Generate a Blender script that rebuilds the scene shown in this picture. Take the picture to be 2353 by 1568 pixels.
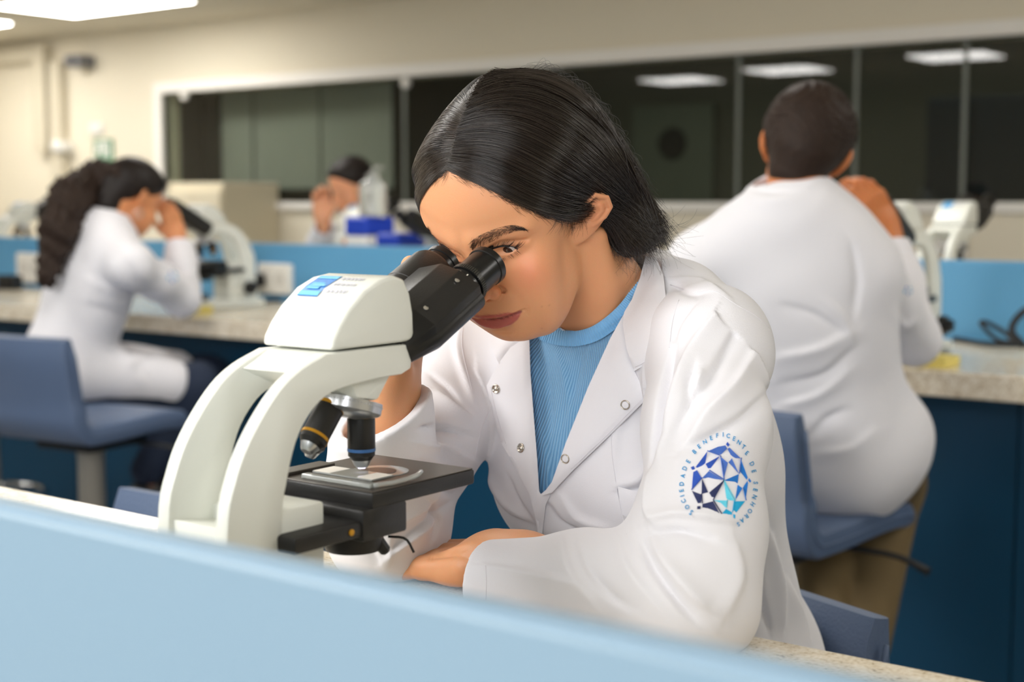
import bpy, bmesh, math, random, os
import numpy as np
from mathutils import Vector, Matrix
from mathutils.bvhtree import BVHTree

random.seed(7)
RNG = np.random.default_rng(7)
FINE = 1.0
SC = bpy.context.scene
COL = SC.collection
for o in list(bpy.data.objects):
    bpy.data.objects.remove(o)

# ------------------------------------------------------------------ camera
FPX, CX, CY, CAMZ = 3300.0, 1176.5, 784.0, 1.285
_fh = math.hypot(3300.0, 319.0)
_n = math.hypot(4456.0, _fh)
_ux, _uf = -4456.0 / _n, _fh / _n
_pit = math.atan2(319.0, 3300.0)
V_RIGHT = np.array([-_ux, _uf, 0.0])
_fw0 = np.array([-_uf, -_ux, 0.0])
V_FWD = _fw0 * math.cos(_pit) + np.array([0, 0, -math.sin(_pit)])
V_UP = _fw0 * math.sin(_pit) + np.array([0, 0, math.cos(_pit)])
CAM = np.array([0.0, 0.0, CAMZ])


def P(px, py, d):
    return CAM + d * (V_FWD + V_RIGHT * ((px - CX) / FPX) - V_UP * ((py - CY) / FPX))


def on_y(px, py, y):
    r = P(px, py, 1.0) - CAM
    return CAM + r * (y / r[1])


def on_x(px, py, x):
    r = P(px, py, 1.0) - CAM
    return CAM + r * (x / r[0])


def on_z(px, py, z):
    r = P(px, py, 1.0) - CAM
    return CAM + r * ((z - CAMZ) / r[2])


def proj(pts):
    v = np.asarray(pts, float) - CAM
    d = v @ V_FWD
    return np.stack([CX + FPX * (v @ V_RIGHT) / d, CY - FPX * (v @ V_UP) / d, d], -1)


cd = bpy.data.cameras.new('camera')
cam = bpy.data.objects.new('camera', cd)
COL.objects.link(cam)
cam.matrix_world = Matrix(((V_RIGHT[0], V_UP[0], -V_FWD[0], 0), (V_RIGHT[1], V_UP[1], -V_FWD[1], 0),
                           (V_RIGHT[2], V_UP[2], -V_FWD[2], CAMZ), (0, 0, 0, 1)))
cd.sensor_width = 36.0
cd.lens = FPX / 2353.0 * 36.0
cd.clip_start = 0.05
cd.dof.use_dof = True
cd.dof.focus_distance = 1.40
cd.dof.aperture_fstop = 4.2
SC.camera = cam

# ------------------------------------------------------------------ world, light, exposure
SC.view_settings.view_transform = 'Standard'
SC.view_settings.look = 'None'
SC.view_settings.exposure = -0.14
SC.view_settings.gamma = 1.0
SC.view_settings.use_curve_mapping = False
w = bpy.data.worlds.new('world')
SC.world = w
w.use_nodes = True
w.node_tree.nodes['Background'].inputs[0].default_value = (1.0, 0.96, 0.9, 1)
w.node_tree.nodes['Background'].inputs[1].default_value = 0.25


def area(name, loc, target, size, power, color=(1, 1, 1), size_y=None):
    ld = bpy.data.lights.new(name, 'AREA')
    ld.energy = power
    ld.color = color
    ld.size = size
    if size_y:
        ld.shape = 'RECTANGLE'
        ld.size_y = size_y
    o = bpy.data.objects.new(name, ld)
    o.location = loc
    d = Vector(target) - Vector(loc)
    o.rotation_euler = d.to_track_quat('-Z', 'Y').to_euler()
    COL.objects.link(o)
    return o


# soft photographic light bounced from the ceiling; fill added to brighten the chest
area('key_light', (-2.1, -0.75, 2.3), (-0.85, 1.25, 1.0), 1.8, 96, (1.0, 0.985, 0.965), 1.4)
area('fill_light', (0.3, -1.9, 1.75), (-0.75, 1.2, 1.0), 2.2, 78, (0.96, 0.97, 1.0), 1.4)
area('dim_room_fill', (-4.0, 8.6, 2.5), (-4.0, 8.6, 0), 6.0, 30, (0.95, 1.0, 0.9), 1.0)  # unseen lamp, added to brighten the room behind the glass

# ------------------------------------------------------------------ helpers


def lin(c):
    out = []
    for v in c[:3]:
        v = v / 255.0
        out.append(v / 12.92 if v <= 0.04045 else ((v + 0.055) / 1.055) ** 2.4)
    return (*out, 1.0)


def mat(name, rgb, rough=0.5, metal=0.0, spec=0.5, bump=None, var=None, sheen=0.0, coat=0.0, sss=None, emit=None, trans=0.0, ior=1.45):
    """rgb 0..255; bump=(scale, strength, detail) noise bump in object space; var=(scale, amount) value variation"""
    m = bpy.data.materials.new(name)
    m.use_nodes = True
    nt = m.node_tree
    b = nt.nodes['Principled BSDF']
    b.inputs['Base Color'].default_value = lin(rgb)
    b.inputs['Roughness'].default_value = rough
    b.inputs['Metallic'].default_value = metal
    b.inputs['Specular IOR Level'].default_value = spec
    b.inputs['IOR'].default_value = ior
    if sheen:
        b.inputs['Sheen Weight'].default_value = sheen
    if coat:
        b.inputs['Coat Weight'].default_value = coat
        b.inputs['Coat Roughness'].default_value = 0.08
    if trans:
        b.inputs['Transmission Weight'].default_value = trans
    if sss:
        b.inputs['Subsurface Weight'].default_value = sss[0]
        b.inputs['Subsurface Radius'].default_value = sss[1]
        b.inputs['Subsurface Scale'].default_value = sss[2]
    if emit:
        b.inputs['Emission Color'].default_value = lin(emit[0])
        b.inputs['Emission Strength'].default_value = emit[1]
    tc = None
    if bump or var:
        tc = nt.nodes.new('ShaderNodeTexCoord')
    if bump:
        n = nt.nodes.new('ShaderNodeTexNoise')
        n.inputs['Scale'].default_value = bump[0]
        n.inputs['Detail'].default_value = bump[2] if len(bump) > 2 else 3
        bp = nt.nodes.new('ShaderNodeBump')
        bp.inputs['Strength'].default_value = bump[1]
        bp.inputs['Distance'].default_value = 0.002
        nt.links.new(tc.outputs['Object'], n.inputs['Vector'])
        nt.links.new(n.outputs['Fac'], bp.inputs['Height'])
        nt.links.new(bp.outputs['Normal'], b.inputs['Normal'])
    if var:
        n = nt.nodes.new('ShaderNodeTexNoise')
        n.inputs['Scale'].default_value = var[0]
        n.inputs['Detail'].default_value = 4
        mx = nt.nodes.new('ShaderNodeMix')
        mx.data_type = 'RGBA'
        c = np.array(lin(rgb)[:3])
        mx.inputs[6].default_value = (*(c * (1 - var[1])), 1)
        mx.inputs[7].default_value = (*np.minimum(c * (1 + var[1]), 1), 1)
        nt.links.new(tc.outputs['Object'], n.inputs['Vector'])
        nt.links.new(n.outputs['Fac'], mx.inputs[0])
        nt.links.new(mx.outputs[2], b.inputs['Base Color'])
    return m


def vcol_mat(name, rough=0.45, sss=None, bump=None, spec=0.5):
    m = mat(name, (200, 150, 120), rough, sss=sss, bump=bump, spec=spec)
    nt = m.node_tree
    a = nt.nodes.new('ShaderNodeVertexColor')
    a.layer_name = 'Col'
    nt.links.new(a.outputs['Color'], nt.nodes['Principled BSDF'].inputs['Base Color'])
    return m


def thing(name, label, cat, loc=(0, 0, 0), rotz=0.0, group=None):
    o = bpy.data.objects.new(name, None)
    o.empty_display_size = 0.05
    COL.objects.link(o)
    o.location = loc
    o.rotation_euler = (0, 0, rotz)
    o['label'] = label
    o['category'] = cat
    if group:
        o['group'] = group
    return o


def tag(o, label, cat, group=None):
    o['label'] = label
    o['category'] = cat
    if group:
        o['group'] = group
    return o


def link(name, me, m, parent=None, smooth=True, kind=None, label=None):
    if m is not None:
        for mm in (m if isinstance(m, (list, tuple)) else [m]):
            me.materials.append(mm)
    o = bpy.data.objects.new(name, me)
    COL.objects.link(o)
    if parent is not None:
        o.parent = parent
    if smooth:
        me.shade_smooth()
    if kind:
        o['kind'] = kind
    if label:
        o['label'] = label
    return o


def world_child(o, parent):
    """o holds world coordinates in its mesh: parent it without moving it"""
    o.parent = parent
    o.matrix_parent_inverse = Matrix.Translation(-Vector(parent.location)) if parent.rotation_euler.z == 0 else parent.matrix_basis.inverted()
    return o


def obm(name, bm, m, parent=None, smooth=False, kind=None, label=None, auto=None):
    me = bpy.data.meshes.new(name)
    bmesh.ops.recalc_face_normals(bm, faces=bm.faces)
    bm.to_mesh(me)
    bm.free()
    o = link(name, me, m, parent, smooth, kind, label)
    if auto is not None:
        me.shade_smooth()
        for e in me.edges:
            pass
        try:
            me.set_sharp_from_angle(angle=math.radians(auto))
        except Exception:
            pass
    return o


def bm_box(x0, x1, y0, y1, z0, z1, bev=0.0, seg=2, bm=None):
    own = bmesh.new()
    bmesh.ops.create_cube(own, size=1.0)
    for v in own.verts:
        v.co = ((x0 + x1) / 2 + v.co.x * (x1 - x0), (y0 + y1) / 2 + v.co.y * (y1 - y0), (z0 + z1) / 2 + v.co.z * (z1 - z0))
    if bev > 0:
        bmesh.ops.bevel(own, geom=list(own.edges) + list(own.verts), offset=bev, segments=seg, profile=0.5, affect='EDGES')
    if bm is None:
        return own
    join(bm, own)
    return bm


def join(bm, other):
    me = bpy.data.meshes.new('tmp')
    other.to_mesh(me)
    other.free()
    bm.from_mesh(me)
    bpy.data.meshes.remove(me)


def bm_prism(poly, axis, a0, a1, bev=0.0, seg=2):
    """poly list of 2d points extruded along axis ('x': poly=(y,z), 'y': poly=(x,z), 'z': poly=(x,y))"""
    bm = bmesh.new()

    def mk(p, a):
        return {'x': (a, p[0], p[1]), 'y': (p[0], a, p[1]), 'z': (p[0], p[1], a)}[axis]
    va = [bm.verts.new(mk(p, a0)) for p in poly]
    vb = [bm.verts.new(mk(p, a1)) for p in poly]
    bm.faces.new(va)
    bm.faces.new(vb[::-1])
    k = len(poly)
    for i in range(k):
        bm.faces.new((va[i], vb[i], vb[(i + 1) % k], va[(i + 1) % k]))
    bmesh.ops.recalc_face_normals(bm, faces=bm.faces)
    if bev > 0:
        ed = [e for e in bm.edges if len(e.link_faces) == 2 and e.calc_face_angle() > 0.5]
        bmesh.ops.bevel(bm, geom=ed, offset=bev, segments=seg, profile=0.5, affect='EDGES', clamp_overlap=True)
    return bm


def frame_of(d):
    d = np.asarray(d, float)
    d = d / np.linalg.norm(d)
    h = np.array([0, 0, 1.0]) if abs(d[2]) < 0.9 else np.array([1.0, 0, 0])
    u = np.cross(h, d)
    u /= np.linalg.norm(u)
    return u, np.cross(d, u), d


def bm_lathe(prof, origin, direction, n=32, bm=None, caps=True):
    """prof: list of (dist_along, radius)"""
    if bm is None:
        bm = bmesh.new()
    u, v, d = frame_of(direction)
    o = np.asarray(origin, float)
    rings = []
    for t, r in prof:
        r = max(r, 1e-5)
        rings.append([bm.verts.new(o + d * t + (u * math.cos(2 * math.pi * k / n) + v * math.sin(2 * math.pi * k / n)) * r) for k in range(n)])
    for a, b in zip(rings, rings[1:]):
        for k in range(n):
            bm.faces.new((a[k], a[(k + 1) % n], b[(k + 1) % n], b[k]))
    if caps:
        bm.faces.new(rings[0][::-1])
        bm.faces.new(rings[-1])
    return bm


def catmull(pts, n):
    pts = np.asarray(pts, float)
    if len(pts) == 2:
        t = np.linspace(0, 1, n)[:, None]
        return pts[0] * (1 - t) + pts[1] * t
    q = np.vstack([2 * pts[0] - pts[1], pts, 2 * pts[-1] - pts[-2]])
    s = np.linspace(0, len(pts) - 1 - 1e-9, n)
    i = s.astype(int)
    t = (s - i)[:, None]
    a, b, c, d = q[i], q[i + 1], q[i + 2], q[i + 3]
    return 0.5 * (2 * b + (c - a) * t + (2 * a - 5 * b + 4 * c - d) * t ** 2 + (3 * b - a - 3 * c + d) * t ** 3)


def bm_tube(pts, r, n=10, bm=None, smooth_n=None):
    if bm is None:
        bm = bmesh.new()
    pts = catmull(pts, smooth_n) if smooth_n else np.asarray(pts, float)
    rr = np.full(len(pts), r) if np.isscalar(r) else np.interp(np.linspace(0, 1, len(pts)), np.linspace(0, 1, len(r)), r)
    rings = []
    prev = None
    for k, p in enumerate(pts):
        d = pts[min(k + 1, len(pts) - 1)] - pts[max(k - 1, 0)]
        u, v, d = frame_of(d)
        if prev is not None:
            u = prev - d * (prev @ d)
            u /= np.linalg.norm(u) + 1e-12
            v = np.cross(d, u)
        prev = u
        rings.append([bm.verts.new(p + (u * math.cos(2 * math.pi * j / n) + v * math.sin(2 * math.pi * j / n)) * rr[k]) for j in range(n)])
    for a, b in zip(rings, rings[1:]):
        for j in range(n):
            bm.faces.new((a[j], a[(j + 1) % n], b[(j + 1) % n], b[j]))
    bm.faces.new(rings[0][::-1])
    bm.faces.new(rings[-1])
    return bm


# ------------------------------------------------------------------ signed distance modelling
def smin(a, b, k):
    h = np.maximum(k - np.abs(a - b), 0) / k
    return np.minimum(a, b) - h * h * k * 0.25


def smax(a, b, k):
    return -smin(-a, -b, k)


def s_ell(p, c, r, R=None):
    q = p - np.asarray(c)
    if R is not None:
        q = q @ R
    r = np.asarray(r, float)
    k0 = np.sqrt((q * q / (r * r)).sum(1)) + 1e-9
    k1 = np.sqrt((q * q / (r ** 4)).sum(1)) + 1e-9
    return k0 * (k0 - 1) / k1


def s_cone(p, a, b, ra, rb=None):
    """capsule whose radius runs from ra to rb"""
    if rb is None:
        rb = ra
    a = np.asarray(a, float)
    ba = np.asarray(b, float) - a
    pa = p - a
    h = np.clip((pa @ ba) / (ba @ ba + 1e-12), 0, 1)
    d = pa - h[:, None] * ba
    return np.sqrt((d * d).sum(1)) - (ra + (rb - ra) * h)


def s_chain(p, pts, rs, k=0.0):
    d = None
    for i in range(len(pts) - 1):
        e = s_cone(p, pts[i], pts[i + 1], rs[i], rs[i + 1])
        d = e if d is None else (smin(d, e, k) if k > 0 else np.minimum(d, e))
    return d


def s_box(p, c, h, rad, R=None):
    q = p - np.asarray(c)
    if R is not None:
        q = q @ R
    q = np.abs(q) - (np.asarray(h) - rad)
    return np.sqrt((np.maximum(q, 0) ** 2).sum(1)) + np.minimum(q.max(1), 0) - rad


def rot_xyz(a, b, c):
    return np.array(Matrix.Rotation(c, 3, 'Z') @ Matrix.Rotation(b, 3, 'Y') @ Matrix.Rotation(a, 3, 'X'))


def surface_net(f, lo, hi, h, B=8, slack=1.3):
    """sparse surface nets of f<0 in the box lo..hi at voxel size h -> verts, quads"""
    lo = np.asarray(lo, float)
    hi = np.asarray(hi, float)
    nb = np.ceil((hi - lo) / (h * B)).astype(int)
    g = np.stack(np.meshgrid(*[np.arange(n) for n in nb], indexing='ij'), -1).reshape(-1, 3)
    half = h * B * 0.5

    def ev(q):
        out = np.empty(len(q))
        for s in range(0, len(q), 400000):
            out[s:s + 400000] = f(q[s:s + 400000])
        return out
    act = g[np.abs(ev(lo + (g + 0.5) * B * h)) < half * 1.732 * slack]
    # values on (B+1)^3 corners of every active block
    r = np.arange(B + 1)
    off = np.stack(np.meshgrid(r, r, r, indexing='ij'), -1).reshape(-1, 3)
    N = nb * B + 2
    V, F = [], []
    keys_all, pos_all, edge_all = [], [], []
    for s in range(0, len(act), 600):
        a = act[s:s + 600]
        gi = a[:, None, :] * B + off[None]
        val = ev(lo + gi.reshape(-1, 3) * h).reshape(-1, B + 1, B + 1, B + 1)
        sg = val < 0
        cnt = np.zeros((len(a), B, B, B), int)
        acc = np.zeros((len(a), B, B, B, 3))
        ne = np.zeros((len(a), B, B, B))
        sl = [slice(0, B), slice(1, B + 1)]
        for i in (0, 1):
            for j in (0, 1):
                for k in (0, 1):
                    cnt += sg[:, sl[i], sl[j], sl[k]]
        mixed = (cnt > 0) & (cnt < 8)
        for ax in range(3):
            o1, o2 = [x for x in range(3) if x != ax]
            for i in (0, 1):
                for j in (0, 1):
                    c0 = [0, 0, 0]
                    c0[o1], c0[o2] = i, j
                    c1 = list(c0)
                    c1[ax] = 1
                    v0 = val[:, sl[c0[0]], sl[c0[1]], sl[c0[2]]]
                    v1 = val[:, sl[c1[0]], sl[c1[1]], sl[c1[2]]]
                    cr = (v0 < 0) != (v1 < 0)
                    t = np.where(cr, v0 / np.where(cr, v0 - v1, 1), 0)
                    for x in range(3):
                        acc[..., x] += np.where(cr, c0[x] + (t if x == ax else 0), 0)
                    ne += cr
        bi, ii, jj, kk = np.nonzero(mixed)
        cell = a[bi] * B + np.stack([ii, jj, kk], 1)
        pos = lo + (cell + acc[bi, ii, jj, kk] / ne[bi, ii, jj, kk][:, None]) * h
        keys_all.append((cell[:, 0] * N[1] + cell[:, 1]) * N[2] + cell[:, 2])
        pos_all.append(pos)
        e = np.zeros((len(bi), 3), np.int8)
        for ax in range(3):
            d = [0, 0, 0]
            d[ax] = 1
            s0 = sg[bi, ii, jj, kk]
            s1 = sg[bi, ii + d[0], jj + d[1], kk + d[2]]
            e[:, ax] = np.where(s0 & ~s1, 1, np.where(~s0 & s1, -1, 0))
        edge_all.append(e)
    key = np.concatenate(keys_all)
    pos = np.concatenate(pos_all)
    edge = np.concatenate(edge_all)
    o = np.argsort(key)
    key, pos, edge = key[o], pos[o], edge[o]
    st = [N[1] * N[2], N[2], 1]
    quads = []
    for ax in range(3):
        u, v = [(1, 2), (2, 0), (0, 1)][ax]
        sel = np.nonzero(edge[:, ax])[0]
        k0 = key[sel]
        ids = []
        ok = np.ones(len(sel), bool)
        for kk in (k0, k0 - st[u], k0 - st[u] - st[v], k0 - st[v]):
            j = np.searchsorted(key, kk)
            j = np.minimum(j, len(key) - 1)
            ok &= key[j] == kk
            ids.append(j)
        q = np.stack(ids, 1)
        fl = edge[sel, ax] < 0
        q[fl] = q[fl][:, ::-1]
        quads.append(q[ok])
    return pos, np.concatenate(quads)


def mesh_from(name, V, Q, col=None):
    me = bpy.data.meshes.new(name)
    me.vertices.add(len(V))
    me.vertices.foreach_set('co', np.ascontiguousarray(V, np.float32).ravel())
    Q = np.asarray(Q, np.int32)
    k = Q.shape[1]
    me.loops.add(Q.size)
    me.loops.foreach_set('vertex_index', Q.ravel())
    me.polygons.add(len(Q))
    me.polygons.foreach_set('loop_start', np.arange(0, Q.size, k, dtype=np.int32))
    me.update(calc_edges=True)
    me.validate()
    if col is not None:
        at = me.color_attributes.new('Col', 'FLOAT_COLOR', 'POINT')
        at.data.foreach_set('color', np.ascontiguousarray(col, np.float32).ravel())
    return me


def vnormals(V, Q):
    n = np.cross(V[Q[:, 2]] - V[Q[:, 0]], V[Q[:, 3]] - V[Q[:, 1]]) if Q.shape[1] == 4 else np.cross(V[Q[:, 1]] - V[Q[:, 0]], V[Q[:, 2]] - V[Q[:, 0]])
    N = np.zeros_like(V)
    for k in range(Q.shape[1]):
        np.add.at(N, Q[:, k], n)
    return N / (np.linalg.norm(N, axis=1, keepdims=True) + 1e-12)


def relax(V, Q, it=2, lam=0.5):
    """tangential-ish laplacian smoothing of a surface net"""
    E = np.concatenate([Q[:, [k, (k + 1) % Q.shape[1]]] for k in range(Q.shape[1])])
    E = np.unique(np.sort(E, 1), axis=0)
    deg = np.bincount(E.ravel(), minlength=len(V))[:, None]
    for _ in range(it):
        for l in (lam, -lam * 1.04):
            S = np.zeros_like(V)
            for x in range(3):
                S[:, x] = np.bincount(E[:, 0], V[E[:, 1], x], len(V)) + np.bincount(E[:, 1], V[E[:, 0], x], len(V))
            V = V + l * (S / np.maximum(deg, 1) - V)
    return V


def bvh_of(V, Q):
    return BVHTree.FromPolygons([tuple(v) for v in V], [tuple(int(i) for i in q) for q in Q])
# ------------------------------------------------------------------ materials
M_WALL = mat('wall_paint', (226, 217, 196), 0.8, bump=(60, 0.05), var=(1.5, 0.02))
M_CEIL = mat('ceiling_paint', (222, 214, 196), 0.85, var=(2, 0.02))
M_TRIM = mat('white_frame', (238, 234, 226), 0.5, var=(3, 0.02))
M_FLOOR = mat('floor_vinyl', (150, 152, 155), 0.5, var=(3, 0.08))
M_PART = mat('blue_laminate', (92, 158, 203), 0.38, bump=(300, 0.03), var=(2, 0.03), spec=0.55)
M_PANEL = mat('teal_laminate', (0, 62, 92), 0.42, var=(2, 0.05))
M_WHITE = mat('white_plastic', (236, 234, 228), 0.4, var=(20, 0.02))
M_BLACK = mat('black_plastic', (22, 22, 23), 0.42, bump=(400, 0.12), var=(30, 0.1))
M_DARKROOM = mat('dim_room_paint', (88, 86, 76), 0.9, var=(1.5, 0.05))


def granite():
    m = mat('granite', (214, 201, 178), 0.16)
    nt = m.node_tree
    b = nt.nodes['Principled BSDF']
    tc = nt.nodes.new('ShaderNodeTexCoord')
    n1 = nt.nodes.new('ShaderNodeTexNoise')
    n1.inputs['Scale'].default_value = 260
    n1.inputs['Detail'].default_value = 3
    n2 = nt.nodes.new('ShaderNodeTexNoise')
    n2.inputs['Scale'].default_value = 60
    n2.inputs['Detail'].default_value = 5
    r = nt.nodes.new('ShaderNodeValToRGB')
    e = r.color_ramp.elements
    e[0].position, e[0].color = 0.33, lin((150, 128, 100))
    e[1].position, e[1].color = 0.52, lin((230, 220, 200))
    x = e.new(0.42)
    x.color = lin((214, 200, 174))
    x = e.new(0.68)
    x.color = lin((243, 237, 224))
    ad = nt.nodes.new('ShaderNodeMix')
    ad.inputs[0].default_value = 0.45
    nt.links.new(tc.outputs['Object'], n1.inputs['Vector'])
    nt.links.new(tc.outputs['Object'], n2.inputs['Vector'])
    nt.links.new(n1.outputs['Fac'], ad.inputs[2])
    nt.links.new(n2.outputs['Fac'], ad.inputs[3])
    nt.links.new(ad.outputs[0], r.inputs[0])
    nt.links.new(r.outputs[0], b.inputs['Base Color'])
    return m


M_GRAN = granite()


def glass_mat(name, tint, refl):
    m = bpy.data.materials.new(name)
    m.use_nodes = True
    nt = m.node_tree
    nt.nodes.remove(nt.nodes['Principled BSDF'])
    out = nt.nodes['Material Output']
    t = nt.nodes.new('ShaderNodeBsdfTransparent')
    t.inputs[0].default_value = (*tint, 1)
    g = nt.nodes.new('ShaderNodeBsdfGlossy')
    g.inputs['Roughness'].default_value = 0.01
    fr = nt.nodes.new('ShaderNodeFresnel')
    fr.inputs[0].default_value = 1.5
    mul = nt.nodes.new('ShaderNodeMath')
    mul.operation = 'MULTIPLY_ADD'
    mul.inputs[1].default_value = 1.0
    mul.inputs[2].default_value = refl
    mx = nt.nodes.new('ShaderNodeMixShader')
    nt.links.new(fr.outputs[0], mul.inputs[0])
    ge = nt.nodes.new('ShaderNodeNewGeometry')
    front = nt.nodes.new('ShaderNodeMath')
    front.operation = 'SUBTRACT'
    front.inputs[0].default_value = 1.0
    nt.links.new(ge.outputs['Backfacing'], front.inputs[1])
    only = nt.nodes.new('ShaderNodeMath')
    only.operation = 'MULTIPLY'
    nt.links.new(mul.outputs[0], only.inputs[0])
    nt.links.new(front.outputs[0], only.inputs[1])
    nt.links.new(only.outputs[0], mx.inputs[0])
    nt.links.new(t.outputs[0], mx.inputs[1])
    nt.links.new(g.outputs[0], mx.inputs[2])
    nt.links.new(mx.outputs[0], out.inputs[0])
    return m


M_GLASS = glass_mat('window_glass', (0.75, 0.78, 0.74), 0.03)


def struct(name, bm, m, parent=None, auto=None):
    o = obm(name, bm, m, parent, auto=auto)
    if parent is None:
        o['kind'] = 'structure'
    return o


# ------------------------------------------------------------------ the room
XL, XR, YB, YW, ZC = -10.7, 3.2, -3.0, 6.9, 2.55
W0, W1, WZ0, WZ1 = -8.27, 1.6, 1.285, 2.065
struct('floor', bm_box(XL, XR, YB, 10.0, -0.1, 0), M_FLOOR)
struct('ceiling', bm_box(XL, XR, YB, YW + 0.15, ZC, ZC + 0.1), M_CEIL)
bm = bm_box(XL, W0, YW, YW + 0.15, 0, ZC)
bm_box(W1, XR, YW, YW + 0.15, 0, ZC, bm=bm)
bm_box(W0, W1, YW, YW + 0.15, 0, WZ0, bm=bm)
bm_box(W0, W1, YW, YW + 0.15, WZ1, ZC, bm=bm)
struct('wall_back', bm, M_WALL)
struct('wall_left', bm_box(XL - 0.15, XL, YB, YW + 0.15, 0, ZC), M_WALL)
struct('wall_right', bm_box(XR, XR + 0.15, YB, YW + 0.15, 0, ZC), M_WALL)
struct('wall_front', bm_box(XL, XR, YB - 0.15, YB, 0, ZC), M_WALL)
# long glazed opening: frame, joints, panes
win = thing('window_1', 'long interior window with white frame', 'window', (W0, YW, WZ0))
del win['category'], win['label']
win['kind'] = 'structure'


def wchild(name, bm, m, auto=None):
    o = obm(name, bm, m, auto=auto)
    return world_child(o, win)


fw = 0.075
wchild('frame_rail', bm_box(W0 - fw, W1 + fw, YW - 0.03, YW + 0.05, WZ1, WZ1 + fw, 0.006), M_TRIM)
wchild('frame_stile', bm_box(W0 - fw, W0, YW - 0.03, YW + 0.05, WZ0, WZ1, 0.006), M_TRIM)
wchild('frame_stile', bm_box(W1, W1 + fw, YW - 0.03, YW + 0.05, WZ0, WZ1, 0.006), M_TRIM)
wchild('window_sill', bm_box(W0 - fw, W1 + fw, YW - 0.035, YW + 0.05, WZ0 - 0.05, WZ0, 0.006), M_TRIM)
joints = [W0] + [float(on_y(x, 300, YW)[0]) for x in (925, 1258, 1692, 1962, 2212)] + [-1.2, 0.2, W1]
M_JOINT = mat('glass_joint', (120, 124, 116), 0.4, var=(10, 0.05))
for a, b in zip(joints, joints[1:]):
    wchild('pane', bm_box(a + 0.004, b - 0.004, YW + 0.02, YW + 0.028, WZ0, WZ1), M_GLASS)
    if a != W0:
        wchild('glazing_joint', bm_box(a - 0.010, a + 0.010, YW + 0.015, YW + 0.033, WZ0, WZ1), M_JOINT)
for cx_, cy_ in ((930, 190), (421, 219)):
    q = on_y(cx_, cy_, YW)
    wchild('glass_clamp', bm_lathe([(0, .034), (.02, .034), (.028, .026), (.03, .01)], (q[0], YW + .02, q[2]), (0, -1, 0), 24), M_TRIM, auto=30)
# dim room behind the glass
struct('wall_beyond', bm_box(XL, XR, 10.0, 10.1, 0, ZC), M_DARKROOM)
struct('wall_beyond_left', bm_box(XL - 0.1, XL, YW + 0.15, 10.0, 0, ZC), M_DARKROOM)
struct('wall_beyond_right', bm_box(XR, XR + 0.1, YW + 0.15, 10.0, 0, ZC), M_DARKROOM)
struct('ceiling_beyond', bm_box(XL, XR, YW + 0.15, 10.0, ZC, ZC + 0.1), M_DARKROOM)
M_BLIND = mat('grey_blind', (185, 185, 182), 0.8, var=(6, 0.05))
M_BLACKG = mat('dark_frame', (18, 18, 16), 0.6, var=(6, 0.1))
M_NAVY = mat('navy_board', (16, 24, 34), 0.6, var=(6, 0.1))
bl = thing('roller_blind', 'grey blind drawn down behind the left end of the long window', 'blind', (float(on_y(705, 400, 7.25)[0]), 7.25, 1.36))
x0, x1 = float(on_y(512, 400, 7.25)[0]), float(on_y(905, 400, 7.25)[0])
for k in range(5):
    a, b = x0 + (x1 - x0) * k / 5, x0 + (x1 - x0) * (k + 1) / 5
    world_child(obm('blind_panel', bm_box(a + 0.006, b - 0.006, 7.24 + 0.01 * (k % 2), 7.25 + 0.01 * (k % 2), 1.38, 2.5), M_BLIND), bl)
world_child(obm('bottom_bar', bm_box(x0, x1, 7.235, 7.265, 1.35, 1.38, 0.004), M_BLACKG), bl)
world_child(obm('side_rail', bm_box(x0 - 0.16, x0, 7.22, 7.30, 0.0, 2.5, 0.004), M_BLACKG), bl)
nb = thing('cabinet', 'tall dark navy cabinet in the dim room behind the right end of the glass', 'cabinet', (-2.4, 9.0, 0))
nx0, nx1 = float(on_y(2125, 300, 9.0)[0]), float(on_y(2520, 300, 9.0)[0])
nm = float(on_y(2235, 300, 9.0)[0])
world_child(obm('body', bm_box(nx0, nx1, 9.03, 9.5, 0, 1.95, 0.01), M_NAVY), nb)
world_child(obm('door', bm_box(nx0 + 0.01, nm - 0.01, 9.0, 9.03, 0.05, 1.93, 0.006), M_NAVY), nb)
world_child(obm('door', bm_box(nm + 0.01, nx1 - 0.01, 9.0, 9.03, 0.05, 1.93, 0.006), M_NAVY), nb)
db = thing('notice_board', 'pale board with a dark mark on the wall beyond the middle panes', 'board', (-4.6, 9.95, 1.2))
bx0, bx1 = float(on_y(1455, 350, 9.95)[0]), float(on_y(1640, 350, 9.95)[0])
world_child(obm('board', bm_box(bx0, bx1, 9.93, 9.97, 1.25, 2.05, 0.006), mat('board_grey', (100, 104, 92), 0.7, var=(5, 0.06))), db)
bmx = on_y(1540, 330, 9.9)
world_child(obm('dark_mark', bm_lathe([(0, 0.13), (0.02, 0.12)], (bmx[0], 9.93, bmx[2]), (0, -1, 0), 20), M_BLACKG), db)

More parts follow.
